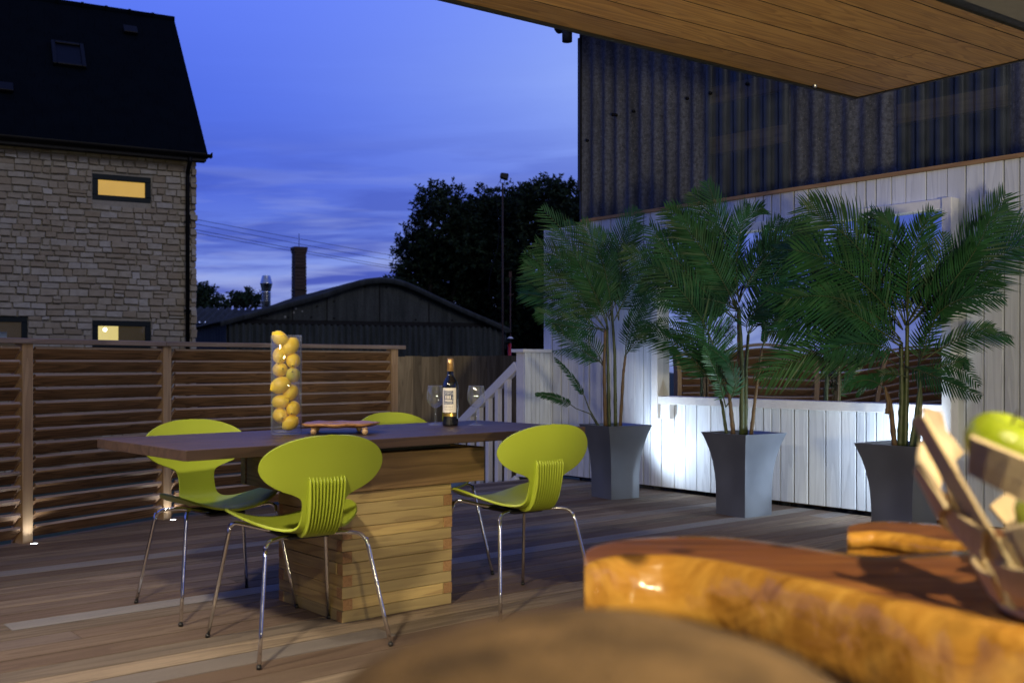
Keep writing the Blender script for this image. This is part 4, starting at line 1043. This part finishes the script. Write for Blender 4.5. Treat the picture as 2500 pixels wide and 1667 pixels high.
def tray():
    c = Vector((-.745, 4.50, TZ)); root = empty('serving_board', c, 'live edge olive wood board standing on small turned feet', 'serving board')
    ang = TU; m = MB(); N = 48; r2 = random.Random(3); rings = []
    ux, vx = Vector((1, .05, 0)).normalized(), Vector((-.05, 1, 0)).normalized()
    def R_(a):
        q = 1 / (abs(math.cos(a)) ** 3.0 + abs(math.sin(a)) ** 3.0) ** (1 / 3.0); return q * (1 + .05 * math.sin(3 * a + 1) + .03 * math.sin(7 * a) - .07 * max(0, math.cos(a - 2.9)) ** 6)
    def ring(fx, fy, z): return [c + ux * (fx * R_(2 * math.pi * k / N) * math.cos(2 * math.pi * k / N)) + vx * (fy * R_(2 * math.pi * k / N) * math.sin(2 * math.pi * k / N)) + UP * (z + .0015 * math.sin(9 * k / N * 6.28)) for k in range(N)]
    rings = [ring(.001, .001, .028), ring(.09, .08, .028), ring(.125, .105, .0285), ring(.150, .125, .033), ring(.161, .134, .0405), ring(.160, .133, .0455), ring(.145, .12, .0475), ring(.08, .07, .0470), ring(.001, .001, .0470)]
    g = [Vector(((p - c).x, (p - c).y * .6, p.z)) + Vector((3, 7, 1)) for rg_ in rings for p in rg_]
    m.grid(rings, g=g, closed=True); m.build('board', wood('olive_wood', (.10, .035, .012, 1), (.42, .22, .095, 1), rough=.4, rings=16, scale=2.2), root)
    for (x, y) in ((-.093, -.112), (.122, -.116), (.075, .115), (-.11, .115)):
        m = MB(); m.lathe([(.001, .0), (.006, .0005), (.0115, .006), (.0135, .014), (.012, .021), (.008, .0235), (.0125, .0265), (.013, .030)], c + ux * x + vx * y, 18); m.build('foot', M['cedar_post'], root)
tray()
def bottle():
    c = Vector((-.297, 5.03, TZ)); root = empty('wine_bottle', c, 'dark wine bottle with cream crest label and gold capsule', 'bottle')
    m = MB(); m.lathe([(.001, .001), (.034, .001), (.0375, .004), (.0382, .012), (.0382, .185), (.0372, .198), (.033, .212), (.0245, .226), (.0175, .238), (.0152, .250), (.0145, .30), (.0145, .318), (.001, .318)], c, 48)
    m.build('glass_body', plain('bottle_glass', (.004, .006, .010, 1), .04, 0, .02, spec=.8, coat=.6), root)
    m = MB(); m.lathe([(.0149, .262), (.0160, .263), (.0162, .300), (.0170, .302), (.0170, .306), (.0158, .308), (.0158, .313), (.0152, .324), (.001, .3245)], c, 40)
    m.build('capsule', plain('gold_capsule', (.72, .44, .18, 1), .32, .75, .06), root)
    def patch(name, mat, a0, a1, z0, z1, r, parent=root):
        m = MB(); rows = []
        for z in (z0, z1): rows.append([c + Vector((r * math.sin(a0 + (a1 - a0) * i / 24), -r * math.cos(a0 + (a1 - a0) * i / 24), z)) for i in range(25)])
        g = [Vector((i / 24, j, 0)) for j in (0, 1) for i in range(25)]
        m.grid(rows, g=g); return m.build(name, mat, parent)
    A0, A1 = -1.12, .86
    lab = patch('label', plain('label_paper', (.74, .70, .66, 1), .7, 0, .02), A0, A1, .065, .183, .0386)
    patch('gold_band', plain('gold_foil', (.55, .38, .10, 1), .28, .9, .05), A0, A1, .047, .0615, .0386)
    mm, t, b = newmat('crest_print'); g = attr(t, 'g'); mp = t.n('ShaderNodeMapping'); mp.inputs['Scale'].default_value = (11, 14, 1); t.l(g.outputs['Vector'], mp.inputs[0])
    vo = t.n('ShaderNodeTexVoronoi', i_Scale=1.0, feature='DISTANCE_TO_EDGE'); t.l(mp.outputs[0], vo.inputs['Vector'])
    t.l(t.ramp(vo.outputs['Distance'], [(.10, (.09, .11, .19, 1)), (.2, (.62, .62, .64, 1))]), b.inputs['Base Color']); b.inputs['Roughness'].default_value = .7
    patch('crest', mm, -.86, .45, .104, .170, .0389, lab)
    patch('crest_band', plain('crest_ink', (.05, .06, .12, 1), .7), -.70, .30, .127, .150, .0391, lab)
    for k in range(4): patch('crest_letter', bpy.data.materials['label_paper'], -.60 + .2 * k, -.47 + .2 * k, .130, .147, .0393, lab)
    patch('crest_ribbon', bpy.data.materials['label_paper'], -.64, .24, .120, .1255, .0393, lab)
    for (z, a, b_) in ((.0825, -.78, .38), (.0795, -.74, .34), (.0765, -.66, .26)): patch('small_print', plain('print_grey', (.35, .34, .34, 1), .8), a, b_, z, z + .0008, .0390, lab)
    cu = bpy.data.curves.new('grape_name', 'FONT'); cu.body = 'MALBEC'; cu.size = .0095; cu.align_x = 'CENTER'; cu.space_character = 1.45; cu.extrude = 0
    tmp = bpy.data.objects.new('tmp', cu); COL.objects.link(tmp); dg = bpy.context.evaluated_depsgraph_get(); me = bpy.data.meshes.new_from_object(tmp.evaluated_get(dg)); bpy.data.objects.remove(tmp)
    for v in me.vertices:
        a = -.20 + v.co.x / .0391; v.co = Vector((.0391 * math.sin(a), -.0391 * math.cos(a), .0895 + v.co.y))
    me.materials.clear(); me.materials.append(bpy.data.materials['crest_ink']); o = bpy.data.objects.new('grape_name', me); COL.objects.link(o); o.parent = lab
bottle()
def wineglass(px, py, d, label):
    c = at(px, py, d); c.z = TZ; root = empty('wine_glass', c, label, 'wine glass', 'wine glasses by the bottle')
    m = MB(); m.lathe([(.036, .0008), (.0355, .0022), (.020, .006), (.008, .010), (.0045, .016), (.0046, .03), (.0044, .075), (.006, .084)], c, 36); m.lathe([(.036, .0008), (.001, .0006)], c, 36); m.build('stem', M['clear'], root)
    m = MB(); m.lathe([(.001, .083), (.010, .0845), (.024, .092), (.036, .107), (.0425, .126), (.0433, .142), (.041, .165), (.037, .190), (.0362, .1915), (.0355, .190), (.0397, .165), (.0420, .142), (.0412, .127), (.035, .109), (.023, .0945), (.009, .0875), (.001, .087)], c, 48); m.build('bowl', M['clear'], root)
wineglass(1063.4, 1036.6, 5.116, 'empty wine glass left of the bottle, partly hidden by it')
wineglass(1162.5, 1037.7, 5.078, 'empty wine glass standing alone right of the bottle')

# ------------------------------------------------------------------ planters
def planter(base_front, label, ang):
    """base_front = world xy of the front bottom corner"""
    a = R(ang); e1 = Vector((math.sin(a), math.cos(a), 0)); e2 = Vector((-math.cos(a), math.sin(a), 0)); hb = .133; H = .57
    c = Vector(base_front) + (e1 + e2) * hb; root = empty('planter', c, label, 'planter', 'flared zinc planters along the wall')
    m = MB(); prof = []; N = 20
    for i in range(N + 1):
        f = i / N; z = H * f; w = hb + .006 * f + .068 * max(0, (f - .25) / .75) ** 2.4; prof.append((w, z))
    def sq(w, z): return [c + e1 * x * w + e2 * y * w + UP * z for x, y in ((-1, -1), (1, -1), (1, 1), (-1, 1))]
    rows = [sq(w, z) for w, z in prof] + [sq(prof[-1][0] - .012, H + .0), sq(prof[-1][0] - .014, H - .004), sq(.150, H * .86)]
    # subdivide sides for soft concavity
    def ringify(r): 
        out = []
        for i in range(4):
            for k in range(6): out.append(r[i].lerp(r[(i + 1) % 4], k / 6))
        return out
    rr = [ringify(r) for r in rows]
    for i, rg_ in enumerate(rr[:N + 1]):
        f = i / N
        for j, p in enumerate(rg_):
            k = (j % 6) / 6; inw = math.sin(math.pi * k) * .010 * math.sin(math.pi * f); rg_[j] = p + (c + UP * p.z - p).normalized() * inw
    m.grid(rr, closed=True, smooth=True)
    o = m.build('pot', M['zinc'], root)
    for p in o.data.polygons: p.use_smooth = True
    e = o.modifiers.new('split', 'EDGE_SPLIT'); e.split_angle = R(35)
    m = MB(); m.add(sq(.150, H * .885), [(0, 1, 2, 3)]); m.build('soil', M['soil'], root)
    return c
PC1 = planter((.764, 8.045, 0), 'flared grey metal planter at the left end of the mirror', 60)
PC2 = planter((1.583, 7.10, 0), 'flared grey metal planter in the middle below the mirror', 55)
PC3 = planter((2.335, 6.10, 0), 'flared grey metal planter at right partly behind the apple basket', 52)

def zp(x, y, d): return at(1250 + x * .5548, 450 + y * .5548, d)
def frond(parent, b, mth, t, d0, spread, r, leaf=.20, light=False, nl=58):
    """palm frond along base-mid-tip given in picture positions at depth d0, with its own depth swing"""
    wallmax = .30
    s = r.uniform(-spread, wallmax * .6); B = zp(*b, d0 + s * .1); Mi = zp(*mth, d0 + s * .6); Tp = zp(*t, d0 + s)
    def keep(p):   # stay clear of the wall
        q = (p - W0).dot(wn)
        return p + wn * (0.07 - q) if q < .07 else p
    B, Mi, Tp = keep(B), keep(Mi), keep(Tp)
    ctrl = Mi * 2 - (B + Tp) * .5
    pts = [B * (1 - u) ** 2 + ctrl * 2 * u * (1 - u) + Tp * u * u for u in [i / 24 for i in range(25)]]
    m = MB(); m.tube(pts, [.0042 * (1 - .8 * i / 24) for i in range(25)], 5, 1)
    L = sum((pts[i + 1] - pts[i]).length for i in range(24))
    view = Vector((.15, -1, .15)); roll = r.uniform(-.6, .6)
    nl = max(20, int(34 * min(1.1, L / .75)))
    for k in range(nl):
        u = .16 + .84 * k / (nl - 1); i = min(23, int(u * 24)); f = u * 24 - i; p = pts[i].lerp(pts[i + 1], f); tg = (pts[i + 1] - pts[i]).normalized()
        sd = tg.cross(view).normalized(); sd = (Matrix.Rotation(roll, 3, tg) @ sd); upv = tg.cross(sd)
        le = leaf * (math.sin(math.pi * min(1, .12 + .88 * u)) ** .55 * .85 + .18) * r.uniform(.88, 1.1) * min(1.15, L / .85)
        for sg in (-1, 1):
            dr = (sd * sg * math.cos(R(28 + 26 * u)) + tg * math.sin(R(28 + 26 * u)) + upv * r.uniform(.0, .22)).normalized()
            wv = dr.cross(upv).normalized(); tw = r.uniform(-.35, .35); wv = (wv * math.cos(tw) + upv * math.sin(tw)).normalized()
            w0 = .0053 * (1.4 if leaf < .15 else 1) * r.uniform(.85, 1.15); droop = r.uniform(.10, .30); a = []
            for q in (0, .35, .72, 1.0):
                pp = keep(p + dr * le * q - UP * le * droop * q * q + tg * le * .20 * q * q); ww = w0 * (.5, 1, .72, .02)[(0, .35, .72, 1.0).index(q)]
                a += [pp - wv * ww, pp + wv * ww]
            m.add(a, [(0, 1, 3, 2), (2, 3, 5, 4), (4, 5, 7, 6)], 0, smooth=True)
    o = m.build('frond', [M['frond_light'] if light else M['frond'], M['cane']], parent); return o
def cane(parent, pts, d0, rad, brown=False):
    P_ = [zp(x, y, d0) for x, y in pts]; Q = []
    for i in range(len(P_) - 1):
        for k in range(8): Q.append(P_[i].lerp(P_[i + 1], k / 8))
    Q.append(P_[-1]); rads = [1.25 * rad * (1 - .45 * i / len(Q)) * (1.16 if i % 3 == 0 else 1) for i in range(len(Q))]
    m = MB(); m.tube(Q, rads, 9, 1 if brown else 0); m.build('cane', [M['cane'], M['cane_brown']], parent)
def palm(c, label, stems, fronds, seed, spread=.35):
    r = random.Random(seed); d0 = c.y
    root = empty('areca_palm', c + UP * .49, label, 'palm', 'areca palms in the zinc planters')
    for i, s in enumerate(stems): cane(root, s[0], d0 + r.uniform(-.05, .05), s[1], s[2])
    fronds = list(fronds)
    for f in list(fronds):
        if (len(f) > 3 and f[3] < .17): continue
        j = lambda p, a: (p[0] + r.uniform(-a, a), p[1] + r.uniform(-a, a))
        fronds.append((f[0], j(f[1], 38), j(f[2], 85), (f[3] if len(f) > 3 else .2) * .95))
        if seed > 21 and r.random() < .3: fronds.append((f[0], j(f[1], 70), j(f[2], 120), (f[3] if len(f) > 3 else .2) * .85))
    for f in fronds: frond(root, f[0], f[1], f[2], d0, f[4] if len(f) > 4 else spread, r, leaf=f[3] if len(f) > 3 else .20, light=(len(f) > 5 and f[5]))
palm(PC1, 'potted palm at the left with a low drooping side frond', [
    ([(412, 1075), (405, 800), (410, 640)], .013, True), ([(428, 1075), (424, 880), (418, 620)], .013, False), ([(456, 1075), (452, 750), (440, 560)], .012, False), ([(476, 1075), (490, 830), (500, 750)], .011, True),
    ([(387, 1070), (340, 990), (318, 930)], .005, False), ([(380, 1070), (345, 1010), (280, 985)], .004, False)],
    [((412, 640), (250, 470), (60, 350)), ((405, 650), (230, 530), (40, 480)), ((430, 600), (320, 380), (180, 190)), ((430, 580), (440, 380), (380, 200)), ((470, 600), (490, 350), (550, 180)),
     ((495, 760), (560, 560), (620, 400), .17), ((400, 790), (330, 690), (190, 620)), ((400, 800), (330, 745), (185, 735), .16, .3, True), ((325, 950), (275, 860), (190, 765), .12), ((280, 985), (200, 940), (105, 922), .10),
     ((495, 760), (560, 680), (650, 600), .16), ((450, 600), (550, 430), (700, 300), .18), ((420, 620), (360, 470), (270, 300)), ((415, 640), (250, 600), (110, 560), .18), ((440, 600), (400, 350), (310, 170), .19), ((500, 750), (520, 620), (590, 500), .15), ((425, 640), (300, 420), (110, 260), .2)], 21)
palm(PC2, 'potted palm in the middle, tallest, in front of the mirror', [
    ([(945, 1105), (925, 970), (905, 900)], .010, False), ([(975, 1105), (962, 980), (950, 880)], .013, True), ([(1012, 1105), (1012, 800), (998, 540)], .016, False), ([(1027, 1105), (1030, 800), (1040, 660)], .013, False), ([(1052, 1105), (1068, 960), (1100, 720)], .011, True), ([(1004, 820), (1000, 700), (996, 560)], .014, True)],
    [((998, 520), (930, 250), (795, 40)), ((1000, 500), (850, 270), (680, 110), .22), ((1000, 520), (985, 260), (1035, 90), .19), ((990, 540), (830, 400), (640, 270), .22), ((995, 560), (820, 460), (580, 430), .22), ((990, 600), (800, 420), (610, 190), .22),
     ((905, 900), (850, 620), (640, 330), .22), ((900, 900), (770, 740), (560, 640), .2), ((940, 980), (905, 850), (845, 720), .17, .3, True), ((1040, 660), (1140, 460), (1290, 230), .25), ((1040, 620), (1180, 370), (1340, 270), .22), ((1000, 500), (1090, 300), (1180, 150), .2),
     ((1100, 720), (1112, 640), (1095, 560), .10), ((1000, 520), (1090, 320), (1300, 170), .22), ((1100, 720), (1200, 560), (1330, 480), .18), ((990, 560), (880, 330), (740, 200), .21), ((1000, 540), (920, 360), (880, 120), .2), ((960, 900), (860, 760), (700, 640), .18), ((1000, 560), (870, 520), (700, 520), .2), ((1040, 660), (1110, 560), (1230, 500), .2)], 22)
palm(PC3, 'potted palm at the right whose upper fronds reach the picture edge', [
    ([(1685, 1160), (1665, 960), (1640, 900)], .013, True), ([(1708, 1160), (1716, 950), (1712, 700)], .016, False), ([(1730, 1160), (1736, 900), (1740, 600)], .014, False), ([(1755, 1160), (1780, 1010), (1800, 850)], .012, False), ([(1782, 1160), (1797, 950), (1790, 800)], .014, False), ([(1650, 1010), (1655, 960), (1640, 890)], .010, True)],
    [((1740, 600), (1700, 330), (1640, 130), .22), ((1740, 600), (1765, 330), (1815, 150), .22), ((1730, 620), (1540, 300), (1280, 100), .24), ((1720, 640), (1500, 400), (1250, 290), .24), ((1710, 680), (1480, 520), (1190, 560), .24), ((1720, 720), (1450, 610), (1180, 640), .22),
     ((1700, 800), (1430, 720), (1110, 860), .20, .35, True), ((1750, 600), (1850, 420), (1900, 220), .22), ((1770, 600), (1990, 320), (2170, 50), .24), ((1790, 640), (2060, 370), (2290, 260), .24), ((1790, 700), (1970, 500), (2130, 420), .22), ((1800, 780), (1980, 670), (2110, 630), .2),
     ((1800, 850), (1920, 790), (2050, 880), .18), ((1790, 800), (1850, 620), (1890, 500), .2), ((1740, 850), (1620, 840), (1520, 930), .15), ((1720, 640), (1620, 460), (1550, 250), .23), ((1730, 800), (1850, 840), (1990, 900), .17), ((1720, 700), (1560, 560), (1330, 420), .24), ((1730, 640), (1830, 480), (2000, 380), .23), ((1710, 760), (1560, 700), (1380, 740), .2),
     ((1640, 900), (1560, 860), (1470, 900), .14), ((1730, 620), (1660, 430), (1440, 250), .23), ((1745, 620), (1920, 430), (2060, 230), .22)], 23, .40)

def uplight(p, target, e, label, c=(.74, .87, 1.0), size=R(172)):
    root = empty('garden_uplight', (p[0], p[1], 0), label, 'uplight', 'small uplights at the wall foot')
    m = MB(); m.tube([(p[0], p[1], 0.004), (p[0], p[1], p[2] - .05)], .008, 8); m.lathe([(.05, 0.001), (.05, .01), (.01, .012)], (p[0], p[1], 0), 16); m.build('stake', M['black'], root)
    d = (Vector(target) - Vector(p)).normalized(); s1 = d.cross(UP).normalized(); s2 = s1.cross(d)
    m = MB(); m.lathe([(.001, -.06), (.025, -.055), (.035, -.02), (.038, .0)], p, 18, ax=(s1, s2, d)); m.build('lamp_head', M['black'], root)
    m = MB(); m.lathe([(.001, -.004), (.034, -.005)], p, 18, ax=(s1, s2, d)); m.build('lens', M['led'], root)
    light('uplight_lamp', 'SPOT', Vector(p) + d * .01, target, e, c, spot_size=size, spot_blend=.6, shadow_soft_size=.03)
uplight((.90, 8.36, .34), (1.30, 8.30, .62), 32, 'small black uplight hidden behind the left planter')
uplight((2.60, 6.56, .40), (2.35, 7.05, .62), 42, 'small black uplight hidden behind the right planter')

# ------------------------------------------------------------------ foreground slab table
def dpt(x, y, z): d = 2400 * (CAMZ - z) / (y - 835); return Vector(((x - 1176) / 2400 * d, d, z))
def slab():
    Z = .76; root_c = Vector((1.15, 1.45, 0)); root = empty('slab_table', root_c, 'glossy golden live edge wooden slab table close to the viewer', 'slab table')
    def loft(far, near, thick, out, name):
        def samp(P_, u):
            f = u * (len(P_) - 1); i = min(int(f), len(P_) - 2); q = f - i; a, b, c, d = P_[max(0, i - 1)], P_[i], P_[i + 1], P_[min(len(P_) - 1, i + 2)]
            return .5 * (2 * b + (c - a) * q + (2 * a - 5 * b + 4 * c - d) * q * q + (3 * b - a - 3 * c + d) * q ** 3)
        m = MB(); N = 90; rows = []; gs = []; vals = []
        for i in range(N + 1):
            u = i / N; F = samp(far, u); Nn = samp(near, u); cx = (F + Nn) / 2; o_ = (Nn - F); w_ = max(o_.length, .001); o_ = o_ / w_ if w_ > .003 else Vector((-1, -.3, 0)).normalized()
            wob = lambda k, z: (noise.noise(Vector((u * 7 + k, z * 9, k * 3.3))) * .012 + noise.noise(Vector((u * 22 + k, z * 25, k))) * .005) * min(1, w_ / .08)
            sm = min(1, u * 9) ** .5; row = []
            th = thick * (.80 + .75 * min(1, u * 1.35))
            nb = [(.0, .0), (.010, -.006), (.022, -.022), (out * .8, -th * .45), (out, -th * .72), (out * .9, -th * .92), (out * .45, -th * 1.0)]
            for (dx, dz) in reversed(nb): row.append(F - o_ * (dx * .6 + wob(3, dz)) * (1 if dz else .0) + UP * dz)
            for q in (.12, .35, .65, .88): row.append(F.lerp(Nn, q) + UP * (.0012 * noise.noise(Vector((u * 12, q * 5, 0)))))
            for (dx, dz) in nb: row.append(Nn + o_ * (dx + wob(9, dz)) * (1 if dz else .0) + UP * dz)
            row.append(cx - UP * th)
            rows.append(row)
        n = len(rows[0])
        g = [Vector((p - root_c).xyz) for rw in rows for p in rw]
        m.grid(rows, g=g, closed=True)
        # mark sapwood share per vertex
        m.r = []
        for i in range(N + 1):
            for j in range(n):
                top = 7 <= j <= 10; e = 0 if top else 1
                if j in (6, 11): e = .8
                if top and i < 10: e = max(0, .9 - i * .09)
                if j in (7, 10): e = max(e, .25)
                m.r.append(e)
        m.f.append(list(range(n))); m.m.append(0); m.sm.append(False)
        m.f.append([N * n + k for k in range(n)][::-1]); m.m.append(0); m.sm.append(False)
        o = m.build(name, SM, root); return o
    SM, t, b = newmat('lacquered_yew_slab'); g = attr(t, 'g'); rn = attr(t, 'rnd')
    mp = t.n('ShaderNodeMapping'); mp.inputs['Scale'].default_value = (1.6, 13, 10); mp.inputs['Rotation'].default_value = (0, 0, R(25)); t.l(g.outputs['Vector'], mp.inputs[0])
    nz = t.n('ShaderNodeTexNoise', i_Scale=1.4, i_Detail=6.0, i_Roughness=.6, i_Distortion=.8); t.l(mp.outputs[0], nz.inputs['Vector'])
    n2 = t.n('ShaderNodeTexNoise', i_Scale=9.0, i_Detail=3.0); t.l(g.outputs['Vector'], n2.inputs['Vector'])
    sap = t.ramp(nz.outputs['Fac'], [(.30, (.30, .13, .018, 1)), (.5, (.52, .26, .045, 1)), (.7, (.74, .42, .085, 1))])
    heart = t.ramp(nz.outputs['Fac'], [(.3, (.11, .042, .016, 1)), (.5, (.28, .105, .035, 1)), (.72, (.48, .21, .055, 1))])
    f = t.ramp(t.math('ADD', rn.outputs['Fac'], t.math('MULTIPLY', t.math('SUBTRACT', n2.outputs['Fac'], .5), .5)), [(.3, 0.0), (.6, 1.0)])
    c = t.mix(f, heart, sap); vo = t.n('ShaderNodeTexVoronoi', i_Scale=7.0); t.l(g.outputs['Vector'], vo.inputs['Vector'])
    c = t.mix(t.ramp(vo.outputs['Distance'], [(.10, .8), (.20, 0.0)]), c, (.05, .02, .008, 1))
    t.l(c, b.inputs['Base Color']); b.inputs['Roughness'].default_value = .30; t.l(t.ramp(rn.outputs['Fac'], [(.2, .08), (.6, .32)]), b.inputs['Coat Weight']); t.l(t.ramp(rn.outputs['Fac'], [(.2, .6), (.6, .25)]), b.inputs['Roughness']); b.inputs['Coat Roughness'].default_value = .06
    n4 = t.n('ShaderNodeTexNoise', i_Scale=34.0, i_Detail=2.0); t.l(mp.outputs[0], n4.inputs['Vector']); n4.inputs['Scale'].default_value = 3.2
    bp0 = t.n('ShaderNodeBump', i_Strength=.22, i_Distance=.010); t.l(n4.outputs['Fac'], bp0.inputs['Height'])
    bp = t.n('ShaderNodeBump', i_Strength=.5, i_Distance=.02); t.l(bp0.outputs[0], bp.inputs['Normal']); t.l(n2.outputs['Fac'], bp.inputs['Height']); t.l(bp.outputs[0], b.inputs['Normal'])
    t.l(bp.outputs[0], b.inputs['Coat Normal']); b.inputs['Specular IOR Level'].default_value = .25
    far = [dpt(1343, 1300, Z), dpt(1350, 1262, Z), dpt(1420, 1241, Z), dpt(1520, 1233, Z), dpt(1640, 1232, Z), dpt(1780, 1246, Z), dpt(1900, 1264, Z), dpt(2010, 1277, Z), dpt(2160, 1268, Z), dpt(2352, 1255, Z), dpt(2700, 1245, Z)]
    near = [dpt(1343, 1303, Z), dpt(1365, 1290, Z), dpt(1430, 1277, Z), dpt(1540, 1278, Z), dpt(1670, 1295, Z), dpt(1810, 1325, Z), dpt(1950, 1358, Z), dpt(2090, 1392, Z), dpt(2240, 1425, Z), dpt(2420, 1462, Z), dpt(2700, 1530, Z)]
    s1 = loft(far, near, .085, .034, 'slab')
    far2 = [dpt(1946, 1222, Z), dpt(1955, 1206, Z), dpt(2010, 1198, Z), dpt(2100, 1200, Z), dpt(2230, 1210, Z), dpt(2420, 1215, Z), dpt(2700, 1218, Z)]
    near2 = [dpt(1946, 1226, Z), dpt(1962, 1222, Z), dpt(2020, 1222, Z), dpt(2110, 1232, Z), dpt(2230, 1250, Z), dpt(2420, 1262, Z), dpt(2700, 1270, Z)]
    loft(far2, near2, .045, .014, 'slab_lobe')
    # trunk leg standing beyond the right of the view
    m = MB(); P_ = []; 
    m.tube([root_c + UP * .0, root_c + UP * .2, root_c + UP * .45, root_c + UP * .69], [.17, .13, .12, .16], 18); m.build('trunk_leg', M['apron'], root)
slab()

# ------------------------------------------------------------------ basket of green apples
def basket():
    c = Vector((.665, 1.20, .762)); root = empty('slatted_basket', c, 'pale slatted wood basket of green apples on the slab table', 'basket')
    mat = wood('pale_veneer', (.66, .50, .29, 1), (.80, .66, .44, 1), tint=.1, rough=.5, rings=3, scale=2)
    def rad(z): return .075 + .115 * (z / .20) ** .8
    def strip(a0, a1, z0, z1, w, off, lean=0):
        m = MB(); rows = [[], [], [], []]; N = 14; off3 = Vector((rng.random() * 9, rng.random() * 9, 0)); g = [[], [], [], []]
        P_ = []
        for i in range(N + 1):
            f = i / N; a = a0 + (a1 - a0) * f; z = z0 + (z1 - z0) * f; r_ = rad(max(z, 0)) + off; P_.append((Vector((r_ * math.sin(a), -r_ * math.cos(a), z)), Vector((math.sin(a), -math.cos(a), -.5)).normalized()))
        for i in range(N + 1):
            p, nn = P_[i]; tg = (P_[min(N, i + 1)][0] - P_[max(0, i - 1)][0]).normalized(); sd = tg.cross(nn).normalized()
            for k, (q, h) in enumerate(((-w / 2, 0), (w / 2, 0), (w / 2, .0045), (-w / 2, .0045))):
                rows[k].append(c + p + sd * q + nn * h); g[k].append(Vector((i / N * .4, q, h)) + off3)
        m.grid(rows + [rows[0]], g=[q for r_ in g + [g[0]] for q in r_], smooth=False, r=rng.random())
        m.add([rows[k][0] for k in range(4)], [(0, 1, 2, 3)]); m.add([rows[k][-1] for k in range(4)], [(3, 2, 1, 0)])
        m.build('slat', mat, root, bevel=.001)
    for k in range(6): strip(R(-86 + 60 * k), R(-70 + 60 * k), .228, .006, .038, .000)
    for k in range(4):
        strip(R(-64 + 90 * k), R(14 + 90 * k), .192, .085, .052, .009); strip(R(-55 + 90 * k), R(2 + 90 * k), .088, .150, .058, .016); strip(R(-76 + 90 * k), R(5 + 90 * k), .052, .030, .04, .009)
    m = MB(); m.lathe([(.001, .001), (.095, .001), (.098, .005), (.095, .009), (.001, .009)], c, 32); m.build('base', mat, root)
    apm = lem_mat('green_apple_skin', (.30, .40, .02, 1), (.44, .52, .05, 1)); apm.node_tree.nodes['Principled BSDF'].inputs['Roughness'].default_value = .22
    for (x, y, z, lb, e) in ((-.122, -.045, .198, 'green apple resting highest at the left rim of the basket', (.2, -.3, .9)), (-.080, -.060, .118, 'green apple lower in the basket showing between the slats', (.9, -.4, .2)), (-.01, .03, .135, 'green apple in the middle of the basket behind the slats', (0, -.2, .9)),
                             (.06, -.03, .17, 'green apple at the right side of the basket', (.1, .1, .9)), (-.01, .02, .055, 'green apple at the bottom of the basket', (.5, .1, .9)), (.0, -.07, .215, 'green apple at the front of the basket under the wide slat', (.0, .1, .9))):
        m = MB(); prof = []
        for i in range(25):
            a = math.pi * i / 24; r_ = .041 * math.sin(a) * (1 + .10 * math.cos(a)) + .0004; zz = .036 * math.cos(a) - (.014 * math.exp(-(a / .35) ** 2)) + (.009 * math.exp(-((math.pi - a) / .3) ** 2)); prof.append((r_, zz))
        m.lathe(prof[::-1], n=32); o = m.build('green_apple', apm, origin=(0, 0, 0)); o.location = c + Vector((x, y, z)); o.rotation_euler = Vector(e).normalized().to_track_quat('Z', 'Y').to_euler(); tag(o, lb, 'apple', 'green apples in the slatted basket')
        m = MB(); m.tube([(0, 0, .018), (.001, 0, .030), (.004, 0, .041)], .0014, 6); m.build('stalk', M['bark'], o, origin=(0, 0, 0))
basket()

# ------------------------------------------------------------------ stool in the near foreground
def stool():
    c = Vector((.045, .60, 0)); root = empty('upholstered_stool', c, 'round brown upholstered stool top blurred right at the bottom', 'stool')
    m = MB(); prof = [(.001, .894), (.05, .892), (.10, .884), (.135, .871), (.16, .852), (.172, .826), (.172, .80), (.16, .785), (.001, .785)]
    m.lathe(prof, c, 48)
    for i, p in enumerate(m.v): m.v[i] = p + UP * noise.noise(p * 11) * .004
    mm = plain('brown_hessian', (.20, .125, .055, 1), .95, 0, .5, 16, bump=.8, bscale=220); m.build('seat', mm, root)
    for a in (45, 135, 225, 315):
        q = Vector((math.cos(R(a)), math.sin(R(a)), 0)); m = MB(); m.tube([c + q * .11 + UP * .79, c + q * .20 + UP * 0], [.018, .014], 12); m.build('leg', M['apron'], root)
    m = MB(); m.lathe([(.172, .28), (.182, .28), (.182, .296), (.172, .296), (.172, .28)], c, 32); m.build('foot_ring', M['chrome'], root)
stool()

# ------------------------------------------------------------------ rendered wall of the building behind the viewer
m = MB(); m.box((0.5, -3.1, 1.30), (12.0, .2, 2.58)); tag(m.build('building_wall', plain('cream_render', (.52, .44, .33, 1), .85, bump=.2)), kind='structure', label='cream rendered wall of the building behind the terrace', cat='wall')
